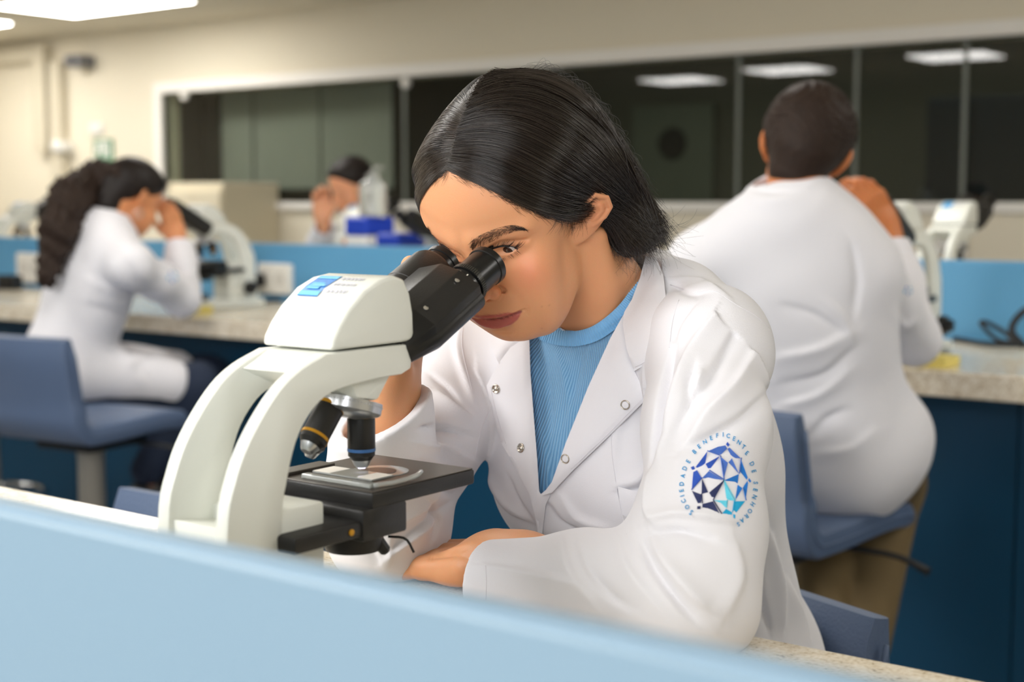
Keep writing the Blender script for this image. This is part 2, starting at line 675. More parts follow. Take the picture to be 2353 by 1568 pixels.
# ceiling light panels
M_LAMP = mat('lamp_diffuser', (255, 252, 246), 0.5, emit=((254, 251, 246), 18.0))
pc = on_z(172, 32, ZC)
pr = on_z(318, 4, ZC)
plen = max(0.6, pr[0] - pc[0])
lamps = [(pc[0] + 0.6, pc[1] - 0.3, 'rectangular ceiling light at the top left of the ceiling nearest the window wall')]
p2 = on_z(26, 50, ZC)
lamps.append((p2[0] - 0.6, p2[1] - 0.3, 'rectangular ceiling light farther along the ceiling at the far left edge'))
refl = []
for px, py in ((1565, 182), (1810, 158), (2195, 126)):
    r = P(px, py, 1) - CAM
    r = r * ((ZC - CAMZ) / r[2])
    refl.append((CAM[0] + r[0], 2 * (YW + 0.02) - (CAM[1] + r[1])))
for i, (x, y) in enumerate(refl + [(-2.6, 1.6), (1.3, 2.4), (-2.2, 3.9), (0.2, 3.9), (-4.8, 4.2)]):
    lamps.append((x, y, ['rectangular ceiling light mirrored in the glass, left of the three mirrored lights',
                         'rectangular ceiling light mirrored in the glass, middle of the three mirrored lights',
                         'rectangular ceiling light mirrored in the glass, right of the three mirrored lights',
                         'ceiling light above the front bench near the seated woman', 'ceiling light above the right end of the front bench',
                         'ceiling light above the middle of the back bench', 'ceiling light above the right end of the back bench',
                         'ceiling light between the bench and the window wall'][i]))
for i, (x, y, lb) in enumerate(lamps):
    hx = 0.6 if i < 2 else 0.33
    t = thing('ceiling_light', lb, 'light', (x, y, ZC), group='rectangular ceiling lights')
    obm('frame', bm_box(-hx - 0.02, hx + 0.02, -0.32, 0.32, -0.012, 0.0, 0.004), M_TRIM, t)
    obm('diffuser', bm_box(-hx, hx, -0.3, 0.3, -0.02, -0.006, 0.004), M_LAMP, t)

# things on the back wall at the left
M_DUCT = mat('cable_trunking', (205, 196, 174), 0.6, var=(5, 0.03))


def wall_px(x0, x1, y0, y1, depth, y=YW, bev=0.004):
    a = on_y((x0 + x1) / 2, y0, y - depth)
    xa, xb = float(on_y(x0, y0, y - depth)[0]), float(on_y(x1, y0, y - depth)[0])
    z1, z0 = float(a[2]), float(on_y((x0 + x1) / 2, y1, y - depth)[2])
    return xa, xb, z0, z1


def wall_item(name, label, cat, box, depth, m, bev=0.004, y=YW):
    xa, xb, z0, z1 = wall_px(*box, depth, y)
    t = thing(name, label, cat, ((xa + xb) / 2, y, z0))
    o = obm('cover', bm_box(-(xb - xa) / 2, (xb - xa) / 2, -depth, 0, 0, z1 - z0, bev), m, t)
    return t, o, (xb - xa) / 2, z1 - z0, depth


t, o, *_ = wall_item('cable_trunking', 'wide vertical cable trunking on the beige wall, nearest the left edge', 'trunking', (70, 97, 105, 345), 0.10, M_DUCT)
t, o, *_ = wall_item('cable_trunking', 'narrow vertical trunking beside the wide one on the beige wall', 'trunking', (110, 135, 140, 560), 0.07, M_DUCT)
t, o, *_ = wall_item('horizontal_trunking', 'horizontal cable trunking under the ceiling at the left edge', 'trunking', (-80, 70, 118, 148), 0.10, M_DUCT)
t, o, hx, hz, dp = wall_item('camera_mount', 'small grey ceiling speaker box high on the wall by the trunking', 'speaker', (147, 182, 126, 152), 0.14, mat('grey_plastic', (112, 112, 116), 0.5, var=(20, 0.05)))
t.name = 'wall_speaker'
obm('bracket', bm_box(-0.03, 0.03, -0.05, 0.0, -0.05, 0.01, 0.004), M_DUCT, t)
obm('grille', bm_lathe([(0, min(hx, hz / 2) * 0.8), (0.006, min(hx, hz / 2) * 0.75)], (0, -dp, hz / 2), (0, -1, 0), 20), M_BLACK, t)
t, o, hx, hz, dp = wall_item('wall_switch', 'round pale wall fitting on the beige wall above the green sign', 'switch', (205, 232, 283, 308), 0.02, M_WHITE)
obm('rocker', bm_box(-hx * 0.5, hx * 0.5, -dp - 0.008, -dp, hz * 0.25, hz * 0.75, 0.003), M_WHITE, t)
t, o, hx, hz, dp = wall_item('wall_detector', 'round white detector on the narrow trunking', 'detector', (117, 141, 324, 349), 0.11, M_WHITE, 0.01)
obm('lens', bm_lathe([(0, hx * 0.7), (0.015, hx * 0.6), (0.03, hx * 0.2)], (0, -dp, hz / 2), (0, -1, 0), 20), M_WHITE, t)
t, o, hx, hz, dp = wall_item('exit_sign', 'green emergency sign with white figure above the ponytailed woman', 'sign', (214, 258, 320, 385), 0.012, mat('sign_green', (8, 118, 66), 0.5, var=(10, 0.04)))
fig = bmesh.new()
for (a, b, c, d) in ((-0.50, -0.18, 0.55, 0.80), (-0.1, 0.05, 0.35, 0.85), (0.15, 0.3, 0.35, 0.85), (-0.55, -0.42, 0.3, 0.6), (0.4, 0.52, 0.3, 0.85), (-0.45, 0.45, 0.86, 0.93)):
    bm_box(a * hx * 1.5, b * hx * 1.5, -dp - 0.002, -dp, c * hz, d * hz, bm=fig)
obm('white_pictogram', fig, M_WHITE, t)
# ------------------------------------------------------------------ benches
YP, ZT, ZPART = 0.467, 0.90, 1.124
YB0, YBP = 3.21, 3.92


def bench(name, label, x0, x1, yp, ypn, yfar, legs_y):
    """worktop between partition and free edge plus panel below"""
    t = thing(name, label, 'bench', ((x0 + x1) / 2, yp, 0))
    ya, yb = min(yp, yfar), max(yp, yfar)
    world_child(obm('worktop', bm_box(x0, x1, ya, yb, ZT - 0.06, ZT, 0.004), M_GRAN), t)
    k0 = yfar + 0.25 * (1 if yp > yfar else -1)
    n = int((x1 - x0) / 1.2)
    for k in range(n):
        a, b = x0 + (x1 - x0) * k / n, x0 + (x1 - x0) * (k + 1) / n
        world_child(obm('front_panel', bm_box(a + 0.002, b - 0.002, min(k0, k0 + 0.02), max(k0, k0 + 0.02), 0.0, ZT - 0.06, 0.002), M_PANEL), t)
    return t


fb = bench('front_bench', 'speckled granite bench top under the large microscope in front', -7.5, 1.6, YP + 0.02, None, 1.133, None)
bb = bench('back_bench', 'long granite bench with teal panels where the man and ponytailed woman sit', -9.6, 2.6, YBP - 0.002, None, YB0, None)
fbb = bench('far_bench', 'granite bench behind the back blue divider, at the far woman', -9.6, 2.6, YBP + 0.03, None, YBP + 0.74, None)


M_GLARE = mat('blue_laminate_glare', (130, 155, 172), 0.4, bump=(300, 0.03), var=(1.2, 0.03), spec=0.6)  # blue laminate whitened: glare is put into its base colour


def divider(name, label, x0, x1, y, th, m=None, ztop=ZPART):
    t = thing(name, label, 'divider', ((x0 + x1) / 2, y, 0))
    world_child(obm('panel', bm_box(x0, x1, y - 0.001, y + th, 0.0, ztop, 0.003), m or M_PART), t)
    world_child(obm('edge_strip', bm_box(x0, x1, y + 0.002, y + th - 0.002, ztop - 0.001, ztop + 0.002, 0.001), mat('blue_edge', (130, 158, 180), 0.5, var=(5, 0.03))), t)
    return t


divider('front_divider', 'large out of focus blue divider panel pale with painted glare across the bottom', -7.5, 1.6, YP, 0.02, M_GLARE, 1.112)
divider('back_divider', 'blue divider panel standing along the back bench behind the microscopes', -9.6, 2.6, YBP, 0.03)


def outlet(label, box, y, group):
    xa, xb, z0, z1 = wall_px(*box, 0.02, y)
    t = thing('power_outlet', label, 'outlet', ((xa + xb) / 2, y, z0), group=group)
    hx, hz = (xb - xa) / 2, z1 - z0
    obm('plate', bm_box(-hx, hx, -0.03, 0, 0, hz, 0.008, 3), M_WHITE, t)
    for s in (-1, 1):
        obm('socket', bm_lathe([(0, hx * 0.3), (0.003, hx * 0.3)], (s * hx * 0.42, -0.029, hz / 2), (0, -1, 0), 16), mat('socket_grey', (215, 212, 205), 0.5, var=(20, 0.03)), t)
    return t


outlet('white square outlet box on the blue divider right of the ponytailed woman\'s microscope', (594, 667, 606, 676), YBP, 'outlet boxes')
outlet('white outlet box on the blue divider at the far left, behind the ponytailed woman', (40, 100, 582, 650), YBP, 'outlet boxes')
outlet('white outlet plate on the beige wall right of the man', (2150, 2224, 533, 590), YW, 'outlet boxes')

cbx = wall_px(386, 512, 420, 560, 0.5, YW)
t = thing('storage_cabinet', 'low beige cabinet against the wall under the left end of the window', 'cabinet', ((cbx[0] + cbx[1]) / 2, YW, 0))
M_BEIGE = mat('beige_board', (222, 211, 184), 0.6, var=(4, 0.03))
hx = (cbx[1] - cbx[0]) / 2
obm('body', bm_box(-hx, hx, -0.5, -0.001, 0, cbx[3], 0.006), M_BEIGE, t)
for s in (-1, 1):
    d = obm('door', bm_box(min(0.004 * s, s * (hx - 0.01)), max(0.004 * s, s * (hx - 0.01)), -0.52, -0.5, 0.08, cbx[3] - 0.05, 0.004), M_BEIGE, t)
    obm('handle', bm_box(s * 0.05 - 0.008, s * 0.05 + 0.008, -0.54, -0.52, 0.8, 0.95, 0.004), M_TRIM, d)

# ------------------------------------------------------------------ stools
M_LEATH = mat('blue_grey_leather', (86, 103, 132), 0.42, bump=(260, 0.55, 4), var=(8, 0.06))
M_COLUMN = mat('grey_column', (150, 146, 138), 0.4, metal=0.3, var=(10, 0.04))
M_CHROME = mat('chrome', (215, 215, 215), 0.15, metal=1.0, var=(10, 0.02))


def make_stool(label, loc, rot, seat_z=0.63, back_z=0.875, w=0.40):
    """local: user faces +y, backrest at -y"""
    t = thing('lab_stool', label, 'stool', loc, rot, 'blue grey lab stools')
    th = 0.055
    line = [(-0.235, back_z), (-0.222, back_z - 0.08), (-0.205, seat_z + 0.07)]
    for a in np.linspace(0, 1, 6):
        an = math.pi + a * math.pi / 2 * 0.95
        line.append((-0.145 + 0.058 * math.cos(an), seat_z + 0.035 + 0.058 * math.sin(an)))
    line += [(-0.05, seat_z - 0.022), (0.10, seat_z - 0.015), (0.19, seat_z - 0.018), (0.225, seat_z - 0.03)]
    L = catmull(line, 34)
    bm = bmesh.new()
    rings = []
    for k, p in enumerate(L):
        d = L[min(k + 1, len(L) - 1)] - L[max(k - 1, 0)]
        d /= np.linalg.norm(d)
        nrm = np.array([-d[1], d[0]])
        if nrm @ np.array([1.0, 1.0]) < 0:
            nrm = -nrm
        e = 1.0
        if k < 2:
            e = (0.55, 0.85)[k]
        if k > len(L) - 3:
            e = (0.85, 0.55)[k - (len(L) - 2)]
        ring = []
        ww = w / 2 * (1.0 - 0.04 * (k < 6))
        for (sx, sy) in [(1, 0.3), (0.985, 0.8), (0.94, 1), (0.5, 1.04), (0, 1.06), (-0.5, 1.04), (-0.94, 1), (-0.985, 0.8), (-1, 0.3), (-1, -0.3), (-0.985, -0.8), (-0.94, -1), (0, -1), (0.94, -1), (0.985, -0.8), (1, -0.3)]:
            q = p + nrm * sy * th / 2 * e
            ring.append(bm.verts.new((sx * ww * (1 if e > 0.9 else 0.985), q[0], q[1])))
        rings.append(ring)
    n = len(rings[0])
    for a, b in zip(rings, rings[1:]):
        for j in range(n):
            bm.faces.new((a[j], a[(j + 1) % n], b[(j + 1) % n], b[j]))
    bm.faces.new(rings[0][::-1])
    bm.faces.new(rings[-1])
    sh = obm('padded_shell', bm, M_LEATH, t, auto=40)
    for s in (-1, 1):
        pts = [(s * w / 2 * 0.995, p[0], p[1]) for p in L]
        obm('piping', bm_tube(np.array(pts[1:-1]), 0.0035, 6), M_LEATH, sh, smooth=True)
    obm('seat_plate', bm_box(-0.11, 0.11, -0.11, 0.12, seat_z - 0.085, seat_z - 0.046, 0.008), M_BLACK, t)
    obm('height_lever', bm_tube([(0.05, 0.05, seat_z - 0.075), (0.2, 0.12, seat_z - 0.09), (0.27, 0.15, seat_z - 0.12)], [0.006, 0.006, 0.010], 8, smooth_n=10), M_BLACK, t, smooth=True)
    obm('column', bm_lathe([(0, 0.026), (0.2, 0.026), (0.2, 0.036), (0.215, 0.038), (seat_z - 0.16, 0.038), (seat_z - 0.085, 0.038)][0:1] + [(0, 0.05), (0.03, 0.05), (0.03, 0.03), (0.20, 0.03), (0.20, 0.037), (0.215, 0.039), (seat_z - 0.15, 0.039), (seat_z - 0.13, 0.05), (seat_z - 0.125, 0.05)], (0, 0, 0.04), (0, 0, 1), 24), M_COLUMN, t, auto=30)
    obm('foot_ring', bm_tube([(0.19 * math.cos(a), 0.19 * math.sin(a), 0.26) for a in np.linspace(0, 2 * math.pi, 33)], 0.011, 8), M_CHROME, t, smooth=True)
    for k in range(5):
        a = k * 2 * math.pi / 5 + 0.3
        lg = obm('base_leg', bm_tube([(0.03 * math.cos(a), 0.03 * math.sin(a), 0.085), (0.29 * math.cos(a), 0.29 * math.sin(a), 0.05)], [0.024, 0.014], 8), M_BLACK, t, smooth=True)
        obm('foot_pad', bm_lathe([(0, 0.022), (0.035, 0.016)], (0.28 * math.cos(a), 0.28 * math.sin(a), 0.001), (0, 0, 1), 12), M_BLACK, lg)
        sp = obm('ring_spoke', bm_tube([(0.035 * math.cos(a), 0.035 * math.sin(a), 0.25), (0.19 * math.cos(a), 0.19 * math.sin(a), 0.26)], 0.007, 6), M_CHROME, t, smooth=True)
    return t


# ------------------------------------------------------------------ microscope
M_SCOPE = mat('microscope_enamel', (226, 228, 220), 0.33, bump=(500, 0.04), var=(15, 0.012))
M_SBLACK = mat('microscope_black', (30, 29, 28), 0.36, bump=(600, 0.10), var=(40, 0.08))
M_RUBBER = mat('eyepiece_black', (16, 16, 16), 0.3, var=(40, 0.1))
M_SILVER = mat('brushed_silver', (198, 200, 202), 0.28, metal=0.85, var=(60, 0.05))
M_GOLD = mat('gold_band', (205, 150, 40), 0.35, metal=0.5, var=(30, 0.05))
M_BLUEB = mat('blue_band', (60, 105, 160), 0.4, var=(30, 0.05))
M_LENSGLOW = mat('lit_lens', (235, 225, 255), 0.2, emit=((235, 228, 255), 3.0))
M_SLIDE = mat('slide_glass', (205, 208, 204), 0.08, trans=0.55, var=(20, 0.03))
M_PAPER = mat('slide_label', (240, 236, 226), 0.6, var=(20, 0.02))
M_STAGE = mat('stage_metal', (74, 68, 60), 0.34, metal=0.3, bump=(500, 0.05), var=(30, 0.05))


def make_scope(label, loc, rot=0.0, scale=1.0, fine=True, group='white laboratory microscopes'):
    t = thing('microscope', label, 'microscope', loc, rot, group)
    t.scale = (scale,) * 3
    Y0, Z0 = 0.84, 0.90

    def YZ(l):
        return [(y - Y0, z - Z0) for y, z in l]
    W = 0.0405
    cheek = YZ([(.724, .925), (.7235, 1.035), (.733, 1.075), (.750, 1.106), (.778, 1.137), (.803, 1.153), (.833, 1.1635),
                (.9395, 1.1635), (.937, 1.142), (.925, 1.138), (.895, 1.1375), (.862, 1.135), (.838, 1.131), (.818, 1.121), (.799, 1.099), (.787, 1.066), (.7815, 1.034), (.779, .925)])
    cheek = [tuple(q) for q in catmull(cheek[:7], 26)] + [cheek[7], cheek[8], cheek[9]] + [tuple(q) for q in catmull(cheek[10:], 30)]
    arm = bm_prism(cheek, 'x', W - 0.014, W, 0.0022, 2)
    join(arm, bm_prism(cheek, 'x', -W, -W + 0.014, 0.0022, 2))
    join(arm, bm_prism(YZ([(.803, 1.150), (.833, 1.163), (.9385, 1.163), (.936, 1.140), (.862, 1.134), (.842, 1.132)]), 'x', -W + 0.010, W - 0.010, 0.001))
    join(arm, bm_prism(YZ([(.865, 1.145), (.930, 1.145), (.906, 1.116), (.880, 1.121)]), 'x', -0.03, 0.03, 0.004))
    join(arm, bm_prism(YZ([(.728, .925), (.728, 1.038), (.779, 1.030), (.779, .925)]), 'x', -W + 0.012, W - 0.012, 0.001))
    obm('arm', arm, M_SCOPE, t, auto=32)
    base = bm_box(-0.06, 0.06, .70 - Y0, .985 - Y0, 0.0, 0.028, 0.008, 3)
    join(base, bm_box(-W - 0.004, W + 0.004, .715 - Y0, .79 - Y0, 0.02, 0.06, 0.006))
    join(base, bm_box(-0.034, W - 0.0005, .770 - Y0, .8285 - Y0, 0.02, 0.144, 0.003))
    obm('base', base, M_SCOPE, t, auto=32)
    obm('lamp_collector', bm_lathe([(0, .028), (.018, .028), (.022, .022), (.022, .018)], (0, .92 - Y0, 0.026), (0, 0, 1), 24), M_SBLACK, t, auto=32)
    for s in (-1, 1):
        obm('focus_knob', bm_lathe([(0, .012), (.014, .012), (.014, .021), (.030, .021), (.032, .013), (.042, .013), (.043, .011)], (s * (W - 0.002), .765 - Y0, 0.062), (s, 0, 0), 24), M_SBLACK, t, auto=32)
    hp = YZ([(.8385, 1.1655), (.8405, 1.174), (.848, 1.185), (.860, 1.198), (.879, 1.2125), (.899, 1.2205), (.917, 1.223), (.929, 1.2195), (.9365, 1.207), (.9405, 1.19), (.9415, 1.1655)])
    hd = obm('head', bm_prism(hp, 'x', -W, W, 0.0035, 3), M_SCOPE, t, auto=32)
    # badge on the sloping back of the head: blue square with pale swirl, grey lines
    def on_head(u0, u1, f0, f1, m, nm, off):
        seg = []
        yy = [p[0] for p in hp[1:7]]
        zz = [p[1] for p in hp[1:7]]
        s = np.concatenate([[0], np.cumsum(np.hypot(np.diff(yy), np.diff(zz)))])
        b2 = bmesh.new()
        rows = []
        for f in np.linspace(f0, f1, 6):
            q = f * s[-1]
            y, z = np.interp(q, s, yy), np.interp(q, s, zz)
            dy, dz = np.interp(q + 1e-3, s, yy) - np.interp(q - 1e-3, s, yy), np.interp(q + 1e-3, s, zz) - np.interp(q - 1e-3, s, zz)
            l = math.hypot(dy, dz)
            y, z = y - dz / l * off, z + dy / l * off
            rows.append([b2.verts.new((u, y, z)) for u in (u0, u1)])
        for a, b in zip(rows, rows[1:]):
            b2.faces.new((a[0], a[1], b[1], b[0]))
        obm(nm, b2, m, hd)
    on_head(-0.030, -0.006, 0.46, 0.84, M_B1, 'blue_badge', 0.0006)
    on_head(-0.030, -0.006, 0.47, 0.53, M_B2, 'badge_stripe', 0.0009)
    on_head(-0.026, -0.012, 0.56, 0.68, M_B3, 'badge_swirl', 0.0009)
    on_head(-0.022, -0.008, 0.60, 0.64, M_B2, 'badge_swirl', 0.0011)
    on_head(-0.030, -0.006, 0.76, 0.83, M_B2, 'badge_stripe', 0.0009)
    for f in (0.52, 0.64, 0.76):
        x = -0.002
        while x < 0.022:
            l = 0.0022 + 0.0022 * abs(math.sin(x * 900 + f * 7))
            on_head(x, min(x + l, 0.023), f, f + 0.045, M_B4, 'badge_line', 0.0006)
            x += l + 0.0012
    # turret and objectives
    ta = np.array([0, -math.sin(0.30), -math.cos(0.30)])
    tb = np.array([0, math.cos(0.30), -math.sin(0.30)])
    tc = np.array([0.0, .901 - Y0, 1.117 - Z0])
    tur = obm('nosepiece', bm_lathe([(-.012, .016), (0.0, .017), (0.001, .0300), (.010, .0300), (.012, .028), (.015, .018), (.017, .010)], tc, ta, 40), M_SILVER, t, auto=30)
    kn = bmesh.new()
    u, v, d = frame_of(ta)
    for k in range(72):
        a = 2 * math.pi * k / 72
        c = tc + d * 0.004 + (u * math.cos(a) + v * math.sin(a)) * 0.0301
        bmesh.ops.create_cube(kn, size=0.0009, matrix=Matrix.Translation(c) @ Matrix(((u[0], v[0], d[0], 0), (u[1], v[1], d[1], 0), (u[2], v[2], d[2], 0), (0, 0, 0, 1))) @ Matrix.Diagonal((1, 1, 5, 1)) if False else Matrix.Translation(c))
    o = obm('knurling', kn, M_SILVER, tur)
    o['kind'] = 'stuff'
    for ang, tilt, rr, ring2 in ((0, 0.0, .0122, M_BLUEB), (180, 0.62, .0122, M_GOLD), (270, 0.45, .010, M_GOLD)):
        a = math.radians(ang)
        rad = np.cos(a) * tb + np.sin(a) * np.array([1.0, 0, 0])
        c = tc + ta * 0.008 + rad * 0.0185
        dirv = np.array([0, 0, -1.0]) if ang == 0 else ta * math.cos(tilt) + rad * math.sin(tilt) * 0.6
        dirv = dirv / np.linalg.norm(dirv)
        ob = obm('objective', bm_lathe([(0, rr * .8), (.003, rr), (.033, rr), (.034, rr * .97), (.039, rr * .97), (.043, rr * .72)], c, dirv, 28), M_SBLACK, t, auto=30)
        obm('colour_ring', bm_lathe([(0.0025, rr * 1.01), (.0025, rr * 1.03), (.0055, rr * 1.03), (.0055, rr * 1.01)], c, dirv, 28, caps=False), M_GOLD, ob)
        obm('colour_ring', bm_lathe([(0.0325, rr * 1.0), (.0325, rr * 1.02), (.0352, rr * 1.02), (.0352, rr * 1.0)], c, dirv, 28, caps=False), ring2, ob)
        obm('front_lens', bm_lathe([(0.0425, rr * .74), (.048, rr * .52), (.0495, rr * .40)], c, dirv, 24), M_SILVER, ob, auto=30)
        if ang == 0:
            obm('lens_tip', bm_lathe([(0.0494, rr * .30), (.0506, rr * .26)], c, dirv, 20), M_LENSGLOW, ob)
    # stage
    zs = 1.048 - Z0
    st = obm('stage', bm_box(-.065, .062, .862 - Y0, .998 - Y0, zs - .0145, zs - .0006, 0.0025), M_SBLACK, t, auto=32)
    obm('stage_plate', bm_box(-.0635, .0605, .8635 - Y0, .9965 - Y0, zs - .0010, zs, 0.0004), M_STAGE, st)
    obm('slide_holder', bm_box(-.030, .050, .872 - Y0, .880 - Y0, zs, zs + .004, .001), M_SLIDE, st)
    obm('slide_clip', bm_tube([(.050, .876 - Y0, zs + .002), (.055, .90 - Y0, zs + .002), (.054, .925 - Y0, zs + .003), (.048, .94 - Y0, zs + .004)], .0022, 6, smooth_n=14), M_SLIDE, st, smooth=True)
    sl = obm('glass_slide', bm_box(-.040, .030, .896 - Y0, .924 - Y0, zs + .0003, zs + .0016), M_SLIDE, st)
    obm('slide_label', bm_box(-.040, -.020, .897 - Y0, .923 - Y0, zs + .0016, zs + .0018), M_PAPER, sl)
    obm('slide_label', bm_box(.012, .030, .897 - Y0, .923 - Y0, zs + .0016, zs + .0018), M_PAPER, sl)
    obm('arc_plate', bm_lathe([(0, .026), (.0006, .026)], (0.004, .935 - Y0, zs + .0001), (0, 0, 1), 32), M_SLIDE, st)
    obm('aperture', bm_lathe([(0, .017), (.0004, .017)], (0.004, .932 - Y0, zs + .0006), (0, 0, 1), 32), M_RUBBER, st)
    obm('scale_bar', bm_box(-.064, -.045, .870 - Y0, .93 - Y0, zs, zs + .003, .0005), M_STAGE, st)
    br = bm_box(-.05, .0600, .775 - Y0, .885 - Y0, zs - .036, zs - .022, .003)
    join(br, bm_box(-.05, .0625, .850 - Y0, .905 - Y0, zs - .040, zs - .013, .003))
    join(br, bm_box(-.02, .02, .775 - Y0, .86 - Y0, zs - .05, zs - .03, .003))
    obm('stage_bracket', br, M_SBLACK, t, auto=32)
    obm('bracket_screw', bm_lathe([(0, .0028), (.001, .0028), (.0012, .0015)], (.0602, .838 - Y0, zs - .029), (1, 0, 0), 14), M_GOLD, t)
    cond = bm_lathe([(0, .024), (.006, .026), (.02, .026), (.026, .018), (.036, .016)], (.012, .892 - Y0, zs - .060), (0, 0, 1), 28)
    obm('condenser', cond, M_SBLACK, t, auto=32)
    obm('condenser_lever', bm_tube([(.034, .912 - Y0, zs - .050), (.046, .921 - Y0, zs - .052), (.052, .925 - Y0, zs - .064)], .0012, 6, smooth_n=8), M_SBLACK, t, smooth=True)
    obm('condenser_knob', bm_lathe([(0, .006), (.012, .005), (.014, .003)], (.030, .902 - Y0, zs - .052), (0.5, 0.5, -0.9), 12), M_SBLACK, t)
    # binocular tube
    an = math.radians(27)
    vx, vt = np.array([0, math.cos(an), math.sin(an)]), np.array([0, -math.sin(an), math.cos(an)])
    En = np.array([.0267, 1.0646 - Y0, 1.2272 - Z0])
    Ef = En - np.array([.054, 0, 0])

    def sec(poly, a0, a1, scale1=1.0, bev=0.003):
        b = bmesh.new()
        ctr = np.mean(np.array(poly), 0)
        r0 = [b.verts.new(En + vx * a0 + np.array([1.0, 0, 0]) * p[0] + vt * p[1]) for p in poly]
        r1 = [b.verts.new(En + vx * a1 + np.array([1.0, 0, 0]) * (ctr[0] + (p[0] - ctr[0]) * scale1) + vt * (ctr[1] + (p[1] - ctr[1]) * scale1)) for p in poly]
        n = len(poly)
        b.faces.new(r0)
        b.faces.new(r1[::-1])
        for k in range(n):
            b.faces.new((r0[k], r1[k], r1[(k + 1) % n], r0[(k + 1) % n]))
        bmesh.ops.recalc_face_normals(b, faces=b.faces)
        if bev:
            bmesh.ops.bevel(b, geom=list(b.edges), offset=bev, segments=2, profile=0.5, affect='EDGES', clamp_overlap=True)
        return b
    rc = [(-.013, .0270), (.0065, .0205), (.0242, .0058)]
    for a in np.linspace(0.45, -1.75, 8):
        rc.append((.0085 + .0165 * math.cos(a), -.0085 + .0130 * math.sin(a)))
    rc += [(-.035, -.0225), (-.060, -.0215), (-.066, 0.0), (-.050, .020)]
    hs = obm('prism_housing', sec(rc, -.047, -.118, 1.0, 0.0012), M_SBLACK, t, auto=28)
    obm('housing_neck', sec(rc, -.117, -.150, 0.66, 0.001), M_RUBBER, t, auto=28)
    for a, (s_, t_) in ((-.0605, (.0115, .0172)), (-.1095, (.0115, .0172))):
        nrm = np.array([1.0, 0, 0]) * 0.63 + vt * 0.777
        obm('housing_screw', bm_lathe([(0, .0024), (.0006, .0024), (.0009, .0014)], En + vx * a + np.array([1.0, 0, 0]) * s_ + vt * t_, nrm, 14), M_CHROME, hs)
    obm('left_tube', bm_lathe([(-.175, .0235), (-.10, .0252), (-.0655, .0254), (-.065, .0249), (-.0645, .0256), (-.022, .0256), (-.018, .024)], Ef, vx, 40), M_SBLACK, t, auto=30).name = 'eyepiece_tube'
    for c, o0 in ((En, 0), (Ef, 1)):
        e = obm('eyepiece', bm_lathe([(-.052, .0185), (-.042, .0185), (-.042, .0172), (-.040, .0172), (-.0395, .0193), (-.0335, .0193), (-.033, .0180), (-.0075, .0182), (-.007, .0192), (-.001, .0196), (0, .0188), (0, .014), (-.003, .0125)], c, vx, 44), M_RUBBER, t, auto=30)
        kn = bmesh.new()
        u, v, d = frame_of(vx)
        for k in range(60):
            a = 2 * math.pi * k / 60
            rdir = u * math.cos(a) + v * math.sin(a)
            tang = np.cross(d, rdir)
            q = c + vx * -.0365 + rdir * .0193
            for sgn in (0,):
                vs = []
                for (aa, bb, cc) in ((-1, -1, -1), (1, -1, -1), (1, 1, -1), (-1, 1, -1), (-1, -1, 1), (1, -1, 1), (1, 1, 1), (-1, 1, 1)):
                    vs.append(kn.verts.new(q + tang * aa * .0005 + rdir * bb * .0005 + vx * cc * .0027))
                for f in ((0, 1, 2, 3), (7, 6, 5, 4), (0, 4, 5, 1), (1, 5, 6, 2), (2, 6, 7, 3), (3, 7, 4, 0)):
                    kn.faces.new([vs[i] for i in f])
        kg = obm('knurled_ring', kn, M_KNURL, e)
        kg['kind'] = 'stuff'
        tk = bmesh.new()
        for k in range(14):
            a = 2 * math.pi * k / 14
            rdir = u * math.cos(a) + v * math.sin(a)
            tang = np.cross(d, rdir)
            q = c + vx * -.0455 + rdir * .0186
            vs = [tk.verts.new(q + tang * x * .0005 + vx * y * .0012) for x, y in ((-1, -1), (1, -1), (1, 1), (-1, 1))]
            tk.faces.new(vs)
        obm('scale_marks', tk, M_PAPER, e)['kind'] = 'stuff'
        obm('eye_lens', bm_lathe([(-.004, .0125), (-.003, .008), (-.0028, .001)], c, vx, 24), mat('lens_glass', (40, 42, 60), 0.05, spec=0.9, var=(20, .05)) if 'lens_glass' not in bpy.data.materials else bpy.data.materials['lens_glass'], e)
    return t


M_KNURL = mat('knurl_grey', (66, 64, 58), 0.4, metal=0.4, var=(30, 0.05))
M_B1 = mat('badge_blue', (20, 120, 200), 0.4, var=(200, 0.25))
M_B2 = mat('badge_light_blue', (95, 185, 230), 0.4, var=(100, 0.1))
M_B3 = mat('badge_cyan', (60, 170, 225), 0.4, var=(100, 0.15))
M_B4 = mat('badge_grey', (188, 188, 196), 0.5, var=(100, 0.05))


def copy_tree(o, parent=None):
    c = o.copy()
    COL.objects.link(c)
    if parent is not None:
        c.parent = parent
        c.matrix_parent_inverse = o.matrix_parent_inverse.copy()
    for ch in list(o.children):
        copy_tree(ch, c)
    return c


scope = make_scope('large white binocular microscope on the front bench, used by the woman in front', (-.8457, .84, .90))


def scope_copy(label, loc, rot, scale):
    c = copy_tree(scope)
    c.location, c.rotation_euler, c.scale = loc, (0, 0, rot), (scale,) * 3
    c['label'] = label
    return c


PI = math.pi
s1 = scope_copy('white microscope before the ponytailed woman at the left', (-3.98, 3.56, .90), PI, 1.17)
s2 = scope_copy('white microscope in front of the seated man at the right', (-1.36, 3.47, .90), PI, 1.2)
s3 = scope_copy('white microscope the far woman looks into, beyond the back divider', (-4.05, 4.32, .90), 0, 1.17)
s4 = scope_copy('microscope with grey eyepieces just behind the man\'s microscope', (-1.52, 4.22, .90), 0, 1.2)
s5 = scope_copy('white microscope cut by the left edge of the photo', (-6.55, 4.45, .90), 0, 1.2)

